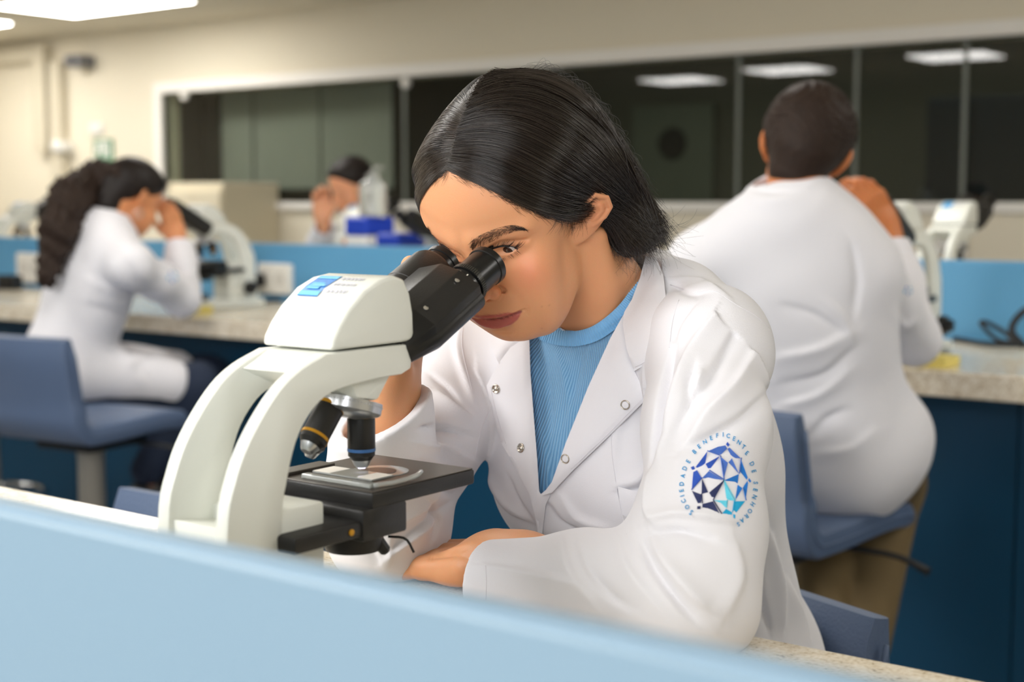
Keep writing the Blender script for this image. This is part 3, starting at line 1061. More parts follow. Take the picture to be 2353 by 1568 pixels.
# stools
_a, _b = on_z(1795, 1340, .79), on_z(2045, 1420, .79)
_ang = math.atan2(_b[1] - _a[1], _b[0] - _a[0])
_d = np.array([math.cos(_ang), math.sin(_ang)])
_c = _b[:2] - _d * .19 - np.array([-_d[1], _d[0]]) * .245
STOOL_A = ((float(_c[0]), float(_c[1]), 0), _ang + PI)
make_stool('blue grey stool the woman in front sits on, backrest showing at the lower right', STOOL_A[0], STOOL_A[1], 0.56, 0.79)
make_stool('empty blue grey stool at the front bench, only its top edge showing at the left', (-1.665, 1.215, 0), PI, 0.57, 0.83)
make_stool('blue grey stool the ponytailed woman sits on', (-3.50, 2.62, 0), 0.12, 0.655, 0.91, 0.36)
make_stool('blue grey stool the man in brown trousers sits on', (-1.325, 2.72, 0), -0.1, 0.645, 0.885)
make_stool('stool at the far left of which mainly the grey column shows', (-4.45, 2.9, 0), 0.0, 0.63, 0.83)
# ------------------------------------------------------------------ people: shared head shape
def head_sdf(q, lips=True):
    """q: head-local points (x = the person's right, y = forward, z = up, eye line at z=0)"""
    x, y, z = q[:, 0], q[:, 1], q[:, 2]
    m = np.stack([np.abs(x), y, z], 1)
    d = s_ell(q, (0, -.002, .036), (.0735, .0945, .083))
    d = smin(d, s_ell(q, (0, .034, .040), (.060, .058, .060)), .03)          # forehead
    d = smin(d, s_ell(q, (0, .034, -.030), (.058, .056, .070)), .03)          # face mass
    d = smin(d, s_cone(m, (.043, .014, -.054), (.014, .070, -.086), .0170, .0140), .03)   # jaw
    d = smin(d, s_ell(q, (0, .0775, -.088), (.018, .0155, .013)), .018)       # chin
    d = smin(d, s_ell(m, (.042, .064, -.030), (.020, .021, .019)), .022)      # cheek bone
    d = smin(d, s_ell(m, (.034, .066, -.058), (.020, .022, .024)), .025)      # cheek
    d = smin(d, s_ell(q, (0, .081, -.066), (.028, .020, .022)), .018)         # muzzle
    d = smax(d, -s_ell(m, (.032, .105, -.001), (.021, .016, .0125)), .014)    # eye socket
    d = smin(d, s_cone(m, (.010, .0905, .0165), (.042, .0755, .0195), .0075, .0055), .012)  # brow ridge
    lid = s_ell(m, (.0315, .0745, -.001), (.0150, .0137, .0134))
    lid = smax(lid, -s_ell(m, (.0318, .0895, -.0015), (.0138, .0085, .0050)), .0018)
    d = smin(d, lid, .0045)
    crease = s_chain(m, [(.019, .0885, .0045), (.031, .0905, .0085), (.045, .0785, .0045)], [.0011] * 3)
    d = smax(d, -crease, .0045)
    # nose
    n = s_chain(q, [(0, .086, .012), (0, .0945, -.012), (0, .108, -.036)], [.0075, .0078, .0095], .01)
    n = smin(n, s_ell(q, (0, .1115, -.0405), (.0098, .0092, .0085)), .006)
    n = smin(n, s_ell(m, (.0118, .100, -.0425), (.0075, .0105, .0082)), .006)
    n = smin(n, s_cone(q, (0, .104, -.0475), (0, .094, -.0535), .0045, .0055), .005)
    d = smin(d, n, .008)
    d = smax(d, -s_ell(m, (.0058, .1015, -.0505), (.0032, .0055, .0040)), .0025)
    d = smax(d, -s_chain(m, [(.0185, .0945, -.0385), (.0205, .0915, -.0445), (.0185, .0905, -.050)], [.0012] * 3), .004)
    # lips
    if lips:
        up = s_chain(m, [(0, .1010, -.0648), (.006, .1012, -.0640), (.015, .0945, -.0660), (.025, .0845, -.0698)], [.0036, .0040, .0034, .0012], .002)
        lo = s_chain(m, [(0, .0990, -.0752), (.010, .0970, -.0748), (.019, .0900, -.0722), (.025, .0845, -.0700)], [.0058, .0054, .0036, .0012], .002)
        d = smin(d, up, .0045)
        d = smin(d, lo, .0045)
        seam = s_chain(m, [(0, .1055, -.0690), (.010, .1030, -.0692), (.020, .0930, -.0700), (.0275, .0845, -.0700)], [.0007, .0007, .0008, .0008])
        d = smax(d, -seam, .0022)
    d = smax(d, -s_ell(q, (0, .1040, -.0815), (.015, .007, .0036)), .006)     # groove over chin
    d = smax(d, -s_cone(q, (0, .1055, -.055), (0, .1055, -.0605), .0016, .0020), .003)
    # ears
    R = rot_xyz(0.30, 0.05, 0.62)
    e = (m - np.array([.0745, -.009, -.008])) @ R
    ear = s_ell(e, (0, -.003, 0), (.0052, .0175, .0305))
    ear = smin(ear, s_ell(e, (.0, .003, -.025), (.0048, .0100, .0110)), .006)
    ear = smax(ear, -s_ell(e, (.006, .002, -.001), (.0060, .0100, .0175)), .004)
    hel = s_chain(e, [(.003, .012, .006), (.0045, .012, .020), (.005, .003, .0295), (.005, -.011, .024), (.005, -.0185, .008), (.0045, -.0165, -.008), (.003, -.010, -.018)], [.0026] * 7)
    ear = smin(ear, hel, .003)
    ear = smin(ear, s_chain(e, [(.003, -.006, .015), (.0035, -.0105, .004), (.003, -.008, -.010)], [.0028, .003, .0028]), .003)
    ear = smin(ear, s_ell(e, (.002, .0125, -.004), (.003, .0035, .0050)), .003)
    d = smin(d, ear, .006)
    return d


def lip_mask(q):
    m = np.stack([np.abs(q[:, 0]), q[:, 1], q[:, 2]], 1)
    up = s_chain(m, [(0, .1010, -.0648), (.006, .1012, -.0640), (.015, .0945, -.0660), (.025, .0845, -.0698)], [.0036, .0040, .0034, .0012])
    lo = s_chain(m, [(0, .0990, -.0752), (.010, .0970, -.0748), (.019, .0900, -.0722), (.025, .0845, -.0700)], [.0058, .0054, .0036, .0012])
    return up, lo


def sstep(a, b, x):
    t = np.clip((x - a) / (b - a), 0, 1)
    return t * t * (3 - 2 * t)


def skin_colors(V, q, base, lip, blush):
    """albedo per vertex: skin, lips, cheek blush, darker lids"""
    c = np.tile(np.array(lin(base)), (len(V), 1))
    if q is not None:
        up, lo = lip_mask(q)
        near = (np.abs(q[:, 0]) < .03) & (q[:, 1] > .06) & (q[:, 2] < -.05) & (q[:, 2] > -.09)
        wl = np.maximum(1 - sstep(.0006, .0024, up), 1 - sstep(.0006, .0024, lo)) * near
        m = np.stack([np.abs(q[:, 0]), q[:, 1], q[:, 2]], 1)
        wb = np.exp(-(((m - np.array([.042, .075, -.030])) / np.array([.017, .03, .014])) ** 2).sum(1)) * 0.55
        wn = np.exp(-(((m - np.array([.006, .110, -.043])) / np.array([.012, .02, .010])) ** 2).sum(1)) * 0.35
        wlid = np.exp(-(((m - np.array([.032, .087, .0015])) / np.array([.016, .012, .0085])) ** 2).sum(1)) * 0.4
        for wgt, col in ((wb, blush), (wn, blush), (wlid, tuple(v * 0.78 for v in base)), (wl, lip)):
            c[:, :3] = c[:, :3] * (1 - wgt[:, None]) + np.array(lin(col)[:3]) * wgt[:, None]
    return c


def rbf_warp(V, src, dst, sig, fade=None):
    """move V smoothly so that src control points land on dst"""
    src, dst = np.asarray(src), np.asarray(dst)
    K = np.exp(-(((src[:, None] - src[None]) ** 2).sum(-1)) / (2 * sig * sig)) + np.eye(len(src)) * 0.004
    W = np.linalg.solve(K, dst - src)
    out = V.copy()
    for s in range(0, len(V), 50000):
        k = np.exp(-(((V[s:s + 50000, None] - src[None]) ** 2).sum(-1)) / (2 * sig * sig))
        mv = k @ W
        if fade is not None:
            mv *= fade[s:s + 50000, None]
        out[s:s + 50000] += mv
    return out


M_SKIN = vcol_mat('skin', 0.46, sss=(0.35, (1.0, 0.35, 0.2), 0.006), bump=(900, 0.12, 2), spec=0.4)
CAMB = np.stack([V_RIGHT, V_UP, -V_FWD], 1)      # camera axes as columns

# ------------------------------------------------------------------ the woman in front
HR = CAMB @ np.array([[-0.8098, -0.5083, -0.2931], [-0.029, -0.4643, 0.8852], [-0.586, 0.7253, 0.3612]])
_u, _s, _v = np.linalg.svd(HR)
HR = _u @ _v
HS = 1.0
HT = CAM + CAMB @ np.array([0.0114, 0.1273, -1.455])

LM = [((-.0315, .086, -.001), (1160, 574)), ((.0315, .086, -.001), (1040, 588)), ((-.012, .096, .014), (1092, 562)), ((-.044, .078, .017), (1206, 527)),
      ((-.0185, .096, -.0445), (1151, 672)), ((0, .119, -.042), (1101, 691)), ((-.0265, .0845, -.070), (1197, 716)), ((0, .104, -.069), (1122, 727)),
      ((0, .103, -.079), (1148, 754)), ((0, .086, -.102), (1185, 786)), ((-.036, .048, -.086), (1264, 750)), ((-.056, .014, -.068), (1322, 660)),
      ((-.078, .004, -.038), (1347, 547)), ((-.078, -.014, .020), (1362, 448)), ((0, .084, .078), (1036, 386)),
      ((.052, .066, .030), (972, 470)), ((.0, -.0, .119), (1125, 195))]


def head_warp(V):
    """small proportions adjustment of the face, in camera-facing plane, at each landmark's own depth"""
    src = np.array([HT + HR @ (np.array(l) * HS) for l, _ in LM])
    pp = proj(src)
    dst = np.array([P(t[0], t[1], d) for (_, t), d in zip(LM, pp[:, 2])])
    dist = np.linalg.norm(V - HT, axis=1)
    return rbf_warp(V, src, dst, 0.026, 1 - sstep(.13, .19, dist))


def cast_bvh(bvh, px, py):
    r = P(px, py, 1.0) - CAM
    h = bvh.ray_cast(Vector(CAM), Vector(r / np.linalg.norm(r)))
    return (None, None) if h[0] is None else (np.array(h[0]), np.array(h[1]))


def line_dist(V, L):
    best = np.full(len(V), 1e9)
    tt = np.zeros(len(V))
    for i in range(len(L) - 1):
        a, b = L[i], L[i + 1]
        ab = b - a
        h = np.clip(((V - a) @ ab) / (ab @ ab + 1e-12), 0, 1)
        d = np.linalg.norm(V - (a + h[:, None] * ab), axis=1)
        m = d < best
        best[m] = d[m]
        tt[m] = (i + h[m]) / (len(L) - 1)
    return best, tt


def sculpt3d(V, N, bvh, strokes, mirror=True):
    """ridges and grooves along lines on the skin (given where the photo shows them), mirrored to the other half of the face"""
    H = np.zeros(len(V))
    for line, wid, hgt in strokes:
        pts = [cast_bvh(bvh, x, y)[0] for x, y in line]
        pts = [q for q in pts if q is not None]
        if len(pts) < 2:
            continue
        L = catmull(np.array(pts), 16)
        sides = [L]
        if mirror:
            q = (L - HT) @ HR
            q[:, 0] *= -1
            sides.append(HT + q @ HR.T)
        for L in sides:
            c, rad = L.mean(0), np.linalg.norm(L - L.mean(0), axis=1).max() + wid * 3
            sel = np.nonzero(((V - c) ** 2).sum(1) < rad * rad)[0]
            if len(sel) == 0:
                continue
            d, t = line_dist(V[sel], L)
            H[sel] += hgt * np.exp(-(d / wid) ** 2) * np.sin(np.pi * np.clip(t * .86 + .07, 0, 1)) ** .7
    return V + N * H[:, None]
# ------------------------------------------------------------------ hands
def hand_sdf(p, wrist, xdir, zdir, left=False, curl=((.2, .3, .2),) * 4, spread=(.08, .02, -.04, -.10), thumb=None, s=0.95, fore=None):
    """palm, four separate fingers, thumb; x towards the finger tips, z out of the back of the hand"""
    x = np.asarray(xdir, float)
    x = x / np.linalg.norm(x)
    z = np.asarray(zdir, float)
    z = z - x * (z @ x)
    z /= np.linalg.norm(z)
    y = np.cross(z, x)
    if left:
        y = -y
    R = np.stack([x, y, z], 1)
    q = (p - np.asarray(wrist)) @ R / s
    d = s_cone(q, (-.02, 0, 0), (.012, 0, 0), .0235, .0225)
    fl = q * np.array([1, 1, 1.32])
    d = s_cone(fl, (-.03, 0, 0), (.016, 0, 0), .027, .0265)
    palm = s_box(q, (.048, .001, -.003), (.040, .037, .0125), .0115)
    d = smin(d, palm, .022)
    d = smin(d, s_ell(q, (.030, .022, -.012), (.026, .016, .013)), .012)
    d = smin(d, s_ell(q, (.034, -.024, -.010), (.028, .012, .012)), .012)
    base = [(.086, .0275, -.002), (.090, .0095, .000), (.087, -.0085, -.001), (.080, -.0255, -.004)]
    lens = [(.041, .025, .021), (.046, .029, .022), (.042, .027, .022), (.033, .020, .019)]
    rad = [(.0098, .0086, .0078, .0066), (.0100, .0088, .0080, .0068), (.0095, .0084, .0076, .0064), (.0084, .0074, .0066, .0056)]
    tips = []
    fd = None
    for k in range(4):
        pt = np.array(base[k])
        a = 0.0
        pts = [pt]
        for j in range(3):
            a += curl[k][j]
            pt = pt + lens[k][j] * np.array([math.cos(a) * math.cos(spread[k]), math.sin(spread[k]) * math.cos(a), -math.sin(a)])
            pts.append(pt)
        tips.append((pts[2], pts[3], a))
        f = s_chain(q, [pts[0] - np.array([.02, 0, 0])] + pts, [rad[k][0] * 1.02] + list(rad[k]), .003)
        for j in (0, 1, 2):
            f = smin(f, s_ell(q, pts[j] + np.array([0, 0, .0014]), (rad[k][j] * 1.05,) * 3), .003)
        fd = f if fd is None else smin(fd, f, .0022)
    d = smin(d, fd, .007)
    if thumb is None:
        thumb = [(.018, .026, -.008), (.042, .046, -.014), (.070, .056, -.018), (.094, .058, -.022)]
    t = s_chain(q, thumb, [.0145, .0118, .0098, .0078], .004)
    d = smin(d, t, .009)
    hand_sdf.tips = [tuple(np.asarray(wrist) + R @ (np.array(v) * s) for v in tt[:2]) for tt in tips]
    hand_sdf.R = R
    return d * s


# ------------------------------------------------------------------ woman: joints (metres, world)
sL, eL, wL = P(1640, 765, 1.42), P(1592, 1395, 1.262), P(1100, 1318, 1.42)
sR, eR, wR = P(1052, 822, 1.63), P(892, 1222, 1.50), P(916, 950, 1.415)
Pn = P(1405, 716, 1.535)
Pc = np.array([-.822, 1.345, 1.005])
Pw = np.array([-.822, 1.43, .83])
Pp = np.array([-.85, 1.49, .68])
wom = thing('person', 'young woman in white coat over blue shirt looking into the large microscope in front', 'person', (-.80, 1.47, 0), 0)

TAX = (Pn - Pp) / np.linalg.norm(Pn - Pp)
_sx = (sL - sR) / np.linalg.norm(sL - sR)
_ty = np.cross(TAX, _sx)
_ty /= np.linalg.norm(_ty)
TR = np.stack([np.cross(_ty, TAX), _ty, TAX], 1)     # columns: towards her left, backwards, up


def torso_sdf(p, g=0.0):
    d = s_ell(p, Pc, (.150 + g, .112 + g, .165 + g), TR)
    d = smin(d, s_ell(p, Pw, (.132 + g, .102 + g, .17 + g), TR), .06)
    d = smin(d, s_ell(p, Pp + np.array([0, 0.0, .02]), (.155 + g, .130 + g, .15 + g)), .06)
    for s in (-1, 1):
        d = smin(d, s_ell(p, Pc + TR @ np.array([s * .070, -.062, -.005]), (.060 + g, .058 + g, .062 + g), TR), .05)
    m1, m2 = Pn + TR @ np.array([0.035, .005, -.045]), Pn + TR @ np.array([-.035, .005, -.045])
    d = smin(d, s_cone(p, m1, sL + np.array([0, 0.005, -.022]), .060 + g, .046 + g), .05)
    d = smin(d, s_cone(p, m2, sR + np.array([0, 0.005, -.022]), .052 + g, .046 + g), .05)
    return d


NECK_A = HT + HR @ np.array([0, -.030, -.035])
NECK_B = Pn + TR @ np.array([0, .012, -.03])


def neck_sdf(p):
    d = s_chain(p, [NECK_A, NECK_A * .45 + NECK_B * .55 + TR @ np.array([0, .004, 0]), NECK_B], [.052, .0500, .056], .02)
    d = smin(d, s_cone(p, HT + HR @ np.array([-.060, -.028, -.045]), Pn + TR @ np.array([.012, -.045, -.03]), .011, .013), .025)
    return smin(d, s_ell(p, Pn + TR @ np.array([0, -.020, -.080]), (.085, .055, .05), TR), .045)


def skin_head(p):
    return smin(head_sdf((p - HT) @ HR / HS, False) * HS, neck_sdf(p), .018)


# left hand resting on the bench, right hand behind the binocular tube
LH_X = P(930, 1288, 1.49) - P(1085, 1284, 1.43)
LH_W = P(1140, 1278, 1.415)
LH_Z = np.array([0.05, -.12, 1.0])
RH_W = P(908, 895, 1.425)
RH_X = P(902, 650, 1.40) - P(918, 890, 1.425)
RH_Z = -V_RIGHT + .25 * V_UP


CUFR0 = P(872, 952, 1.43)


def lhand(p):
    d = hand_sdf(p, LH_W, LH_X, LH_Z, True, ((.55, .5, .3), (.5, .5, .3), (.42, .5, .3), (.10, .16, .12)), (.08, .02, -.06, -.20), s=1.0)
    e = eL + (LH_W - eL) * .55
    return smin(d, s_cone(p, e, LH_W, .034, .024), .02)


def rhand(p):
    d = hand_sdf(p, RH_W, RH_X, RH_Z, False, ((.55, 1.05, .55), (.55, 1.05, .6), (.6, 1.1, .6), (.65, 1.15, .6)),
                 thumb=[(.018, .026, -.008), (.044, .046, -.020), (.070, .050, -.034), (.092, .046, -.044)], s=0.95)
    e = eR * .55 + CUFR0 * .45
    return smin(d, s_cone(p, e, RH_W, .031, .0225), .02)


SKIN, LIPC, BLUSH = (214, 154, 112), (176, 94, 84), (220, 132, 102)
SV, SQ, SCOL = [], [], []


def add_skin(V, Q, c):
    n = sum(len(v) for v in SV)
    SV.append(V)
    SQ.append(Q + n)
    SCOL.append(c)


lo = np.minimum(HT - .17, NECK_B - .12)
hi = np.maximum(HT + .17, NECK_B + .12)
V, Q = surface_net(skin_head, lo, hi, FINE * 0.00115)
V = relax(V, Q, 2)
q = (V - HT) @ HR / HS
V = head_warp(V)
FACE = [([(1120, 727), (1140, 727), (1163, 722), (1185, 717)], .0024, .0016),          # upper lip
        ([(1124, 744), (1145, 746), (1167, 742), (1187, 728)], .0036, .0030),          # lower lip
        ([(1116, 731), (1132, 734), (1155, 731), (1176, 724), (1196, 716), (1206, 713)], .0013, -.0022),   # mouth line
        ([(1206, 708), (1209, 716), (1206, 726)], .0030, -.0010),
        ([(1128, 762), (1150, 765), (1172, 760)], .0034, -.0014),                      # below the lower lip
        ([(1142, 655), (1153, 664), (1155, 676), (1149, 688)], .0017, -.0022),         # round the nostril wing
        ([(1122, 672), (1137, 672), (1145, 680)], .0050, .0030),                       # nostril wing
        ([(1108, 694), (1125, 694), (1140, 690)], .0032, .0012),
        ([(1160, 660), (1185, 685), (1205, 704)], .0050, -.0008),
        ([(1112, 712), (1116, 722)], .003, -.0006)]
N = vnormals(V, Q)
V = sculpt3d(V, N, bvh_of(V, Q), FACE)
c = skin_colors(V, None, SKIN, LIPC, BLUSH)
HB0 = bvh_of(V, Q)
q = (V - HT) @ HR / HS
m = np.stack([-np.abs(q[:, 0]), q[:, 1], q[:, 2]], 1)
vm = HT + m @ HR.T                      # every vertex brought to her left half


def lines3(l):
    return catmull(np.array([cast_bvh(HB0, x, y)[0] for x, y in l]), 24)


wl = np.zeros(len(V))
for l, r in (([(1120, 728), (1140, 728), (1163, 724), (1184, 719), (1197, 716)], [.0018, .0021, .0019, .0013, .0005]),
             ([(1122, 742), (1134, 745), (1152, 745), (1168, 741), (1184, 731), (1197, 717)], [.0040, .0046, .0046, .0042, .0030, .0006])):
    d, t = line_dist(vm, lines3(l))
    rad = np.interp(t, np.linspace(0, 1, len(r)), r)
    wl = np.maximum(wl, 1 - sstep(-.0007, .0009, d - rad))
d, t = line_dist(vm, lines3([(1118, 731), (1132, 734), (1155, 731), (1176, 724), (1194, 718)]))
wl = np.maximum(wl, 1 - sstep(.0012, .0024, d))
d, t = line_dist(vm, lines3([(1116, 731), (1132, 734), (1155, 731), (1176, 724), (1198, 716)]))
ws = np.exp(-(d / .0009) ** 2) * .7
wb = np.exp(-(((vm - cast_bvh(HB0, 1215, 628)[0]) / .021) ** 2).sum(1)) * .5
wn = np.exp(-(((vm - cast_bvh(HB0, 1128, 676)[0]) / .012) ** 2).sum(1)) * .3
we = np.exp(-(((m - np.array([-.032, .087, .002])) / np.array([.017, .014, .0095])) ** 2).sum(1)) * .45
wear = np.exp(-(((m - np.array([-.078, -.012, -.004])) / np.array([.014, .022, .03])) ** 2).sum(1)) * .3
for wgt, col in ((wb, BLUSH), (wn, BLUSH), (wear, BLUSH), (we, (168, 112, 82)), (wl, LIPC), (ws, (92, 38, 36))):
    c[:, :3] = c[:, :3] * (1 - wgt[:, None]) + np.array(lin(col)[:3]) * wgt[:, None]
# two moles seen on the cheek
for x, y in ((1245, 705), (1245, 755), (1262, 702)):
    h = cast_bvh(HB0, x, y)[0]
    wgt = np.exp(-(np.linalg.norm(V - h, axis=1) / .0011) ** 2) * .2
    c[:, :3] = c[:, :3] * (1 - wgt[:, None]) + np.array(lin((110, 66, 46))[:3]) * wgt[:, None]
HEADV, HEADQ = V, Q
add_skin(V, Q, c)
for f, ctr in ((lhand, LH_W + LH_X * .25), (rhand, RH_W + RH_X * .15)):
    V, Q = surface_net(f, ctr - .19, ctr + .19, FINE * 0.0014)
    V = relax(V, Q, 1)
    if f is lhand:
        V = sculpt3d(V, vnormals(V, Q), bvh_of(V, Q), [([(1085, 1312), (1040, 1304)], .008, .0022), ([(1080, 1282), (1030, 1278), (985, 1282)], .0028, -.0020),
                     ([(990, 1278), (987, 1290)], .0009, -.0008), ([(996, 1278), (994, 1290)], .0009, -.0008), ([(1100, 1250), (1050, 1262), (1000, 1272)], .006, .0028),
                     ([(1075, 1262), (1045, 1272), (1010, 1276)], .003, -.0015)], False)
    tips = list(hand_sdf.tips)
    c = skin_colors(V, None, SKIN, LIPC, BLUSH)
    # pinker knuckles and finger tips, paler nails
    for a, b in tips:
        dd = np.linalg.norm(V - b, axis=1)
        wgt = np.exp(-(dd / .014) ** 2) * .5
        c[:, :3] = c[:, :3] * (1 - wgt[:, None]) + np.array(lin((222, 150, 130))[:3]) * wgt[:, None]
    add_skin(V, Q, c)


def under(p):
    """body under the clothes, slim enough to stay inside them"""
    d = torso_sdf(p, -.012)
    for a, b, c_ in ((sL, eL, LH_W), (sR, eR, RH_W)):
        d = smin(d, s_chain(p, [a, b, c_], [.040, .036, .026]), .03)
    return d


hipL, hipR = Pp + np.array([.085, -.02, -.03]), Pp + np.array([-.085, -.02, -.03])
knL, knR = np.array([-.66, 1.10, .60]), np.array([-.92, 1.10, .60])
anL, anR = np.array([-.68, 1.28, .16]), np.array([-.90, 1.28, .16])


def legs(p, g=0.0):
    d = None
    for h, k, a in ((hipL, knL, anL), (hipR, knR, anR)):
        e = s_chain(p, [h, k, a], [.082 + g, .056 + g, .040 + g], .02)
        d = e if d is None else smin(d, e, .02)
    return d


def under_all(p):
    d = smin(under(p), legs(p, -.01), .04)
    for a in (anL, anR):
        d = smin(d, s_cone(p, a + np.array([0, .01, -.09]), a + np.array([0, -.15, -.12]), .034, .028), .03)
    return d


V, Q = surface_net(under_all, (-1.2, .95, -.02), (-.4, 1.75, 1.25), 0.011)
add_skin(V, Q, skin_colors(V, None, SKIN, LIPC, BLUSH))
me = mesh_from('body', np.concatenate(SV), np.concatenate(SQ), np.concatenate(SCOL))
body = world_child(link('body', me, M_SKIN), wom)

# trousers and shoes (below the bench)
M_DENIM = mat('dark_denim', (32, 44, 66), 0.8, bump=(900, 0.2), var=(40, 0.1))
V, Q = surface_net(lambda p: smin(legs(p, .004), s_ell(p, Pp + np.array([0, 0, -.03]), (.165, .125, .10)), .03), (-1.1, .95, .12), (-.45, 1.7, .85), 0.009)
world_child(link('trousers', mesh_from('trousers', V, Q), M_DENIM), wom)
for a in (anL, anR):
    V, Q = surface_net(lambda p: smin(s_cone(p, a + np.array([0, .02, -.10]), a + np.array([0, -.15, -.125]), .043, .034), s_cone(p, a, a + np.array([0, 0, -.1]), .045, .045), .02),
                       a - .22, a + .12, 0.008)
    world_child(link('shoe', mesh_from('shoe', V, Q), M_BLACK), wom)

# eyes
M_EYE = bpy.data.materials.new('eye_white_shaded')
M_EYE.use_nodes = True
M_EYE.node_tree.nodes['Principled BSDF'].inputs['Base Color'].default_value = lin((172, 158, 152))  # greyed down, putting the eye's shade into the colour
M_EYE.node_tree.nodes['Principled BSDF'].inputs['Roughness'].default_value = 0.12
M_IRIS = mat('iris_brown', (50, 30, 22), 0.15, spec=0.8, var=(300, 0.3))
M_LASH = mat('lash_black', (18, 13, 12), 0.5, var=(100, 0.1))


def to_world(l):
    """head-local point(s) -> world, with the same face adjustment"""
    return head_warp(HT + (np.atleast_2d(np.asarray(l, float)) * HS) @ HR.T)


for s in (-1, 1):
    c = to_world((s * .0315, .0752, -.001))[0] - HR[:, 1] * .0004
    gaze = HR @ np.array([0.10, .95, -.30])
    gaze /= np.linalg.norm(gaze)
    bm = bm_lathe([(-.0119, .0001)] + [(.0119 * math.cos(t), .0119 * math.sin(t)) for t in np.linspace(math.pi * .97, math.pi * .03, 22)], c, gaze, 28)
    e = world_child(obm('eyeball', bm, M_EYE, smooth=True), wom)
    o = obm('iris', bm_lathe([(.0098, .0070), (.0104, .0063), (.0116, .0035), (.01215, .0005)], c, gaze, 28), M_IRIS, e, smooth=True)
    o.matrix_parent_inverse = Matrix.Identity(4)
# brows and lashes: real hairs laid on the skin
HB = bvh_of(HEADV, HEADQ)


def snap(p, off=0.0):
    r = HB.find_nearest(Vector(p))
    n = np.array(r[1])
    return np.array(r[0]) + n * off


def hair_obj(name, strands, r0, r1, m, parent, n=None):
    """strands: list of (k,3) arrays of equal length -> one hair-curves object"""
    k = len(strands[0])
    hc = bpy.data.hair_curves.new(name)
    hc.add_curves([k] * len(strands))
    pts = np.concatenate(strands).astype(np.float32)
    hc.position_data.foreach_set('vector', pts.ravel())
    at = hc.attributes.get('radius') or hc.attributes.new('radius', 'FLOAT', 'POINT')
    rr = np.tile(r0 + (r1 - r0) * np.linspace(0, 1, k) ** 1.5, len(strands)).astype(np.float32)
    at.data.foreach_set('value', rr)
    hc.materials.append(m)
    o = bpy.data.objects.new(name, hc)
    COL.objects.link(o)
    world_child(o, parent)
    return o


def px_snap(px, py, off=0.0):
    """skin point seen at photo pixel"""
    r = P(px, py, 1.0) - CAM
    r = Vector(r / np.linalg.norm(r))
    h = HB.ray_cast(Vector(CAM), r)
    if h[0] is None:
        return None
    n = np.array(h[1])
    return np.array(h[0]) + n * off


brow_hairs = []
BROWS = [([(1080, 570), (1100, 556), (1130, 542), (1160, 530), (1185, 524), (1208, 526)], [17, 24, 25, 20, 13, 4]),
         ([(1034, 585), (1018, 572), (1002, 556), (990, 540), (986, 528)], [16, 18, 15, 10, 3])]
for line, wid in BROWS:
    L = catmull(line, 60)
    wv = np.interp(np.linspace(0, 1, 60), np.linspace(0, 1, len(wid)), wid)
    for _ in range(620):
        t = RNG.uniform(0, 58)
        i = int(t)
        p0 = L[i] + (L[i + 1] - L[i]) * (t - i)
        tg = (L[i + 1] - L[i]) / np.linalg.norm(L[i + 1] - L[i])
        nr = np.array([-tg[1], tg[0]])
        if nr[1] > 0:
            nr = -nr
        v = RNG.normal(0, .34)
        st = p0 + nr * wv[i] * np.clip(v, -.5, .5)
        ang = 0.55 - t / 58 * .75 - v * .9 + RNG.normal(0, .22)
        dr = tg * math.cos(ang) + nr * math.sin(ang)
        ln = RNG.uniform(8, 17) * (1 - .35 * t / 58)
        pts = [px_snap(*(st + dr * ln * f), .0004 + .0009 * f) for f in (0, .35, .7, 1)]
        if all(x is not None for x in pts):
            brow_hairs.append(np.array(pts))
o = hair_obj('eyebrows', brow_hairs, .00008, .00003, M_LASH, wom)
o['kind'] = 'stuff'
lash = []
LIDU = [(1120, 579), (1134, 570), (1150, 565), (1166, 564), (1180, 567), (1190, 572)]
LIDL = [(1130, 596), (1146, 595), (1162, 590), (1178, 582), (1188, 575)]
for line, ln0, cnt, up in ((LIDU, 20, 70, 1), (LIDL, 13, 34, 0)):
    L = catmull(line, 60)
    for _ in range(cnt):
        i = int(RNG.uniform(0, 59))
        t = i / 59
        base3 = px_snap(L[i][0], L[i][1], .0008)
        if base3 is None:
            continue
        ln = ln0 * RNG.uniform(.7, 1.1) * (.75 + .5 * t) * 1.37 / 3300
        dirv = V_RIGHT * (.15 + .9 * t) + V_UP * (.15 if up else -.75) - V_FWD * .75
        dirv /= np.linalg.norm(dirv)
        cur = V_UP * (.45 if up else -.05)
        lash.append(np.array([base3 + dirv * ln * f + cur * ln * f * f for f in (0, .35, .7, 1)]))
        m2 = (lash[-1] - HT) @ HR
        m2[:, 0] *= -1
        lash.append(HT + m2 @ HR.T)
liner = []
for off in (0, 1.2, 2.2):
    pts = [px_snap(x, y + off, .0006) for x, y in catmull(LIDU, 14)]
    if all(q is not None for q in pts):
        pts = np.array(pts)
        liner.append(pts)
        m2 = (pts - HT) @ HR
        m2[:, 0] *= -1
        liner.append(HT + m2 @ HR.T)
if liner:
    o = hair_obj('lash_line', liner, .00042, .00025, M_LASH, wom)
    o['kind'] = 'stuff'
o = hair_obj('eyelashes', lash, .00014, .00004, M_LASH, wom)
o['kind'] = 'stuff'
# ------------------------------------------------------------------ woman: clothes
def cloth_mat(name, rgb, rough=0.75, wscale=1400, strength=0.15, sheen=0.15):
    return mat(name, rgb, rough, spec=0.25, bump=(wscale, strength, 2), var=(6, 0.012), sheen=sheen)


M_COAT = cloth_mat('white_coat_cotton', (230, 229, 234))
M_SEAM = cloth_mat('coat_seam_cotton', (228, 226, 232))


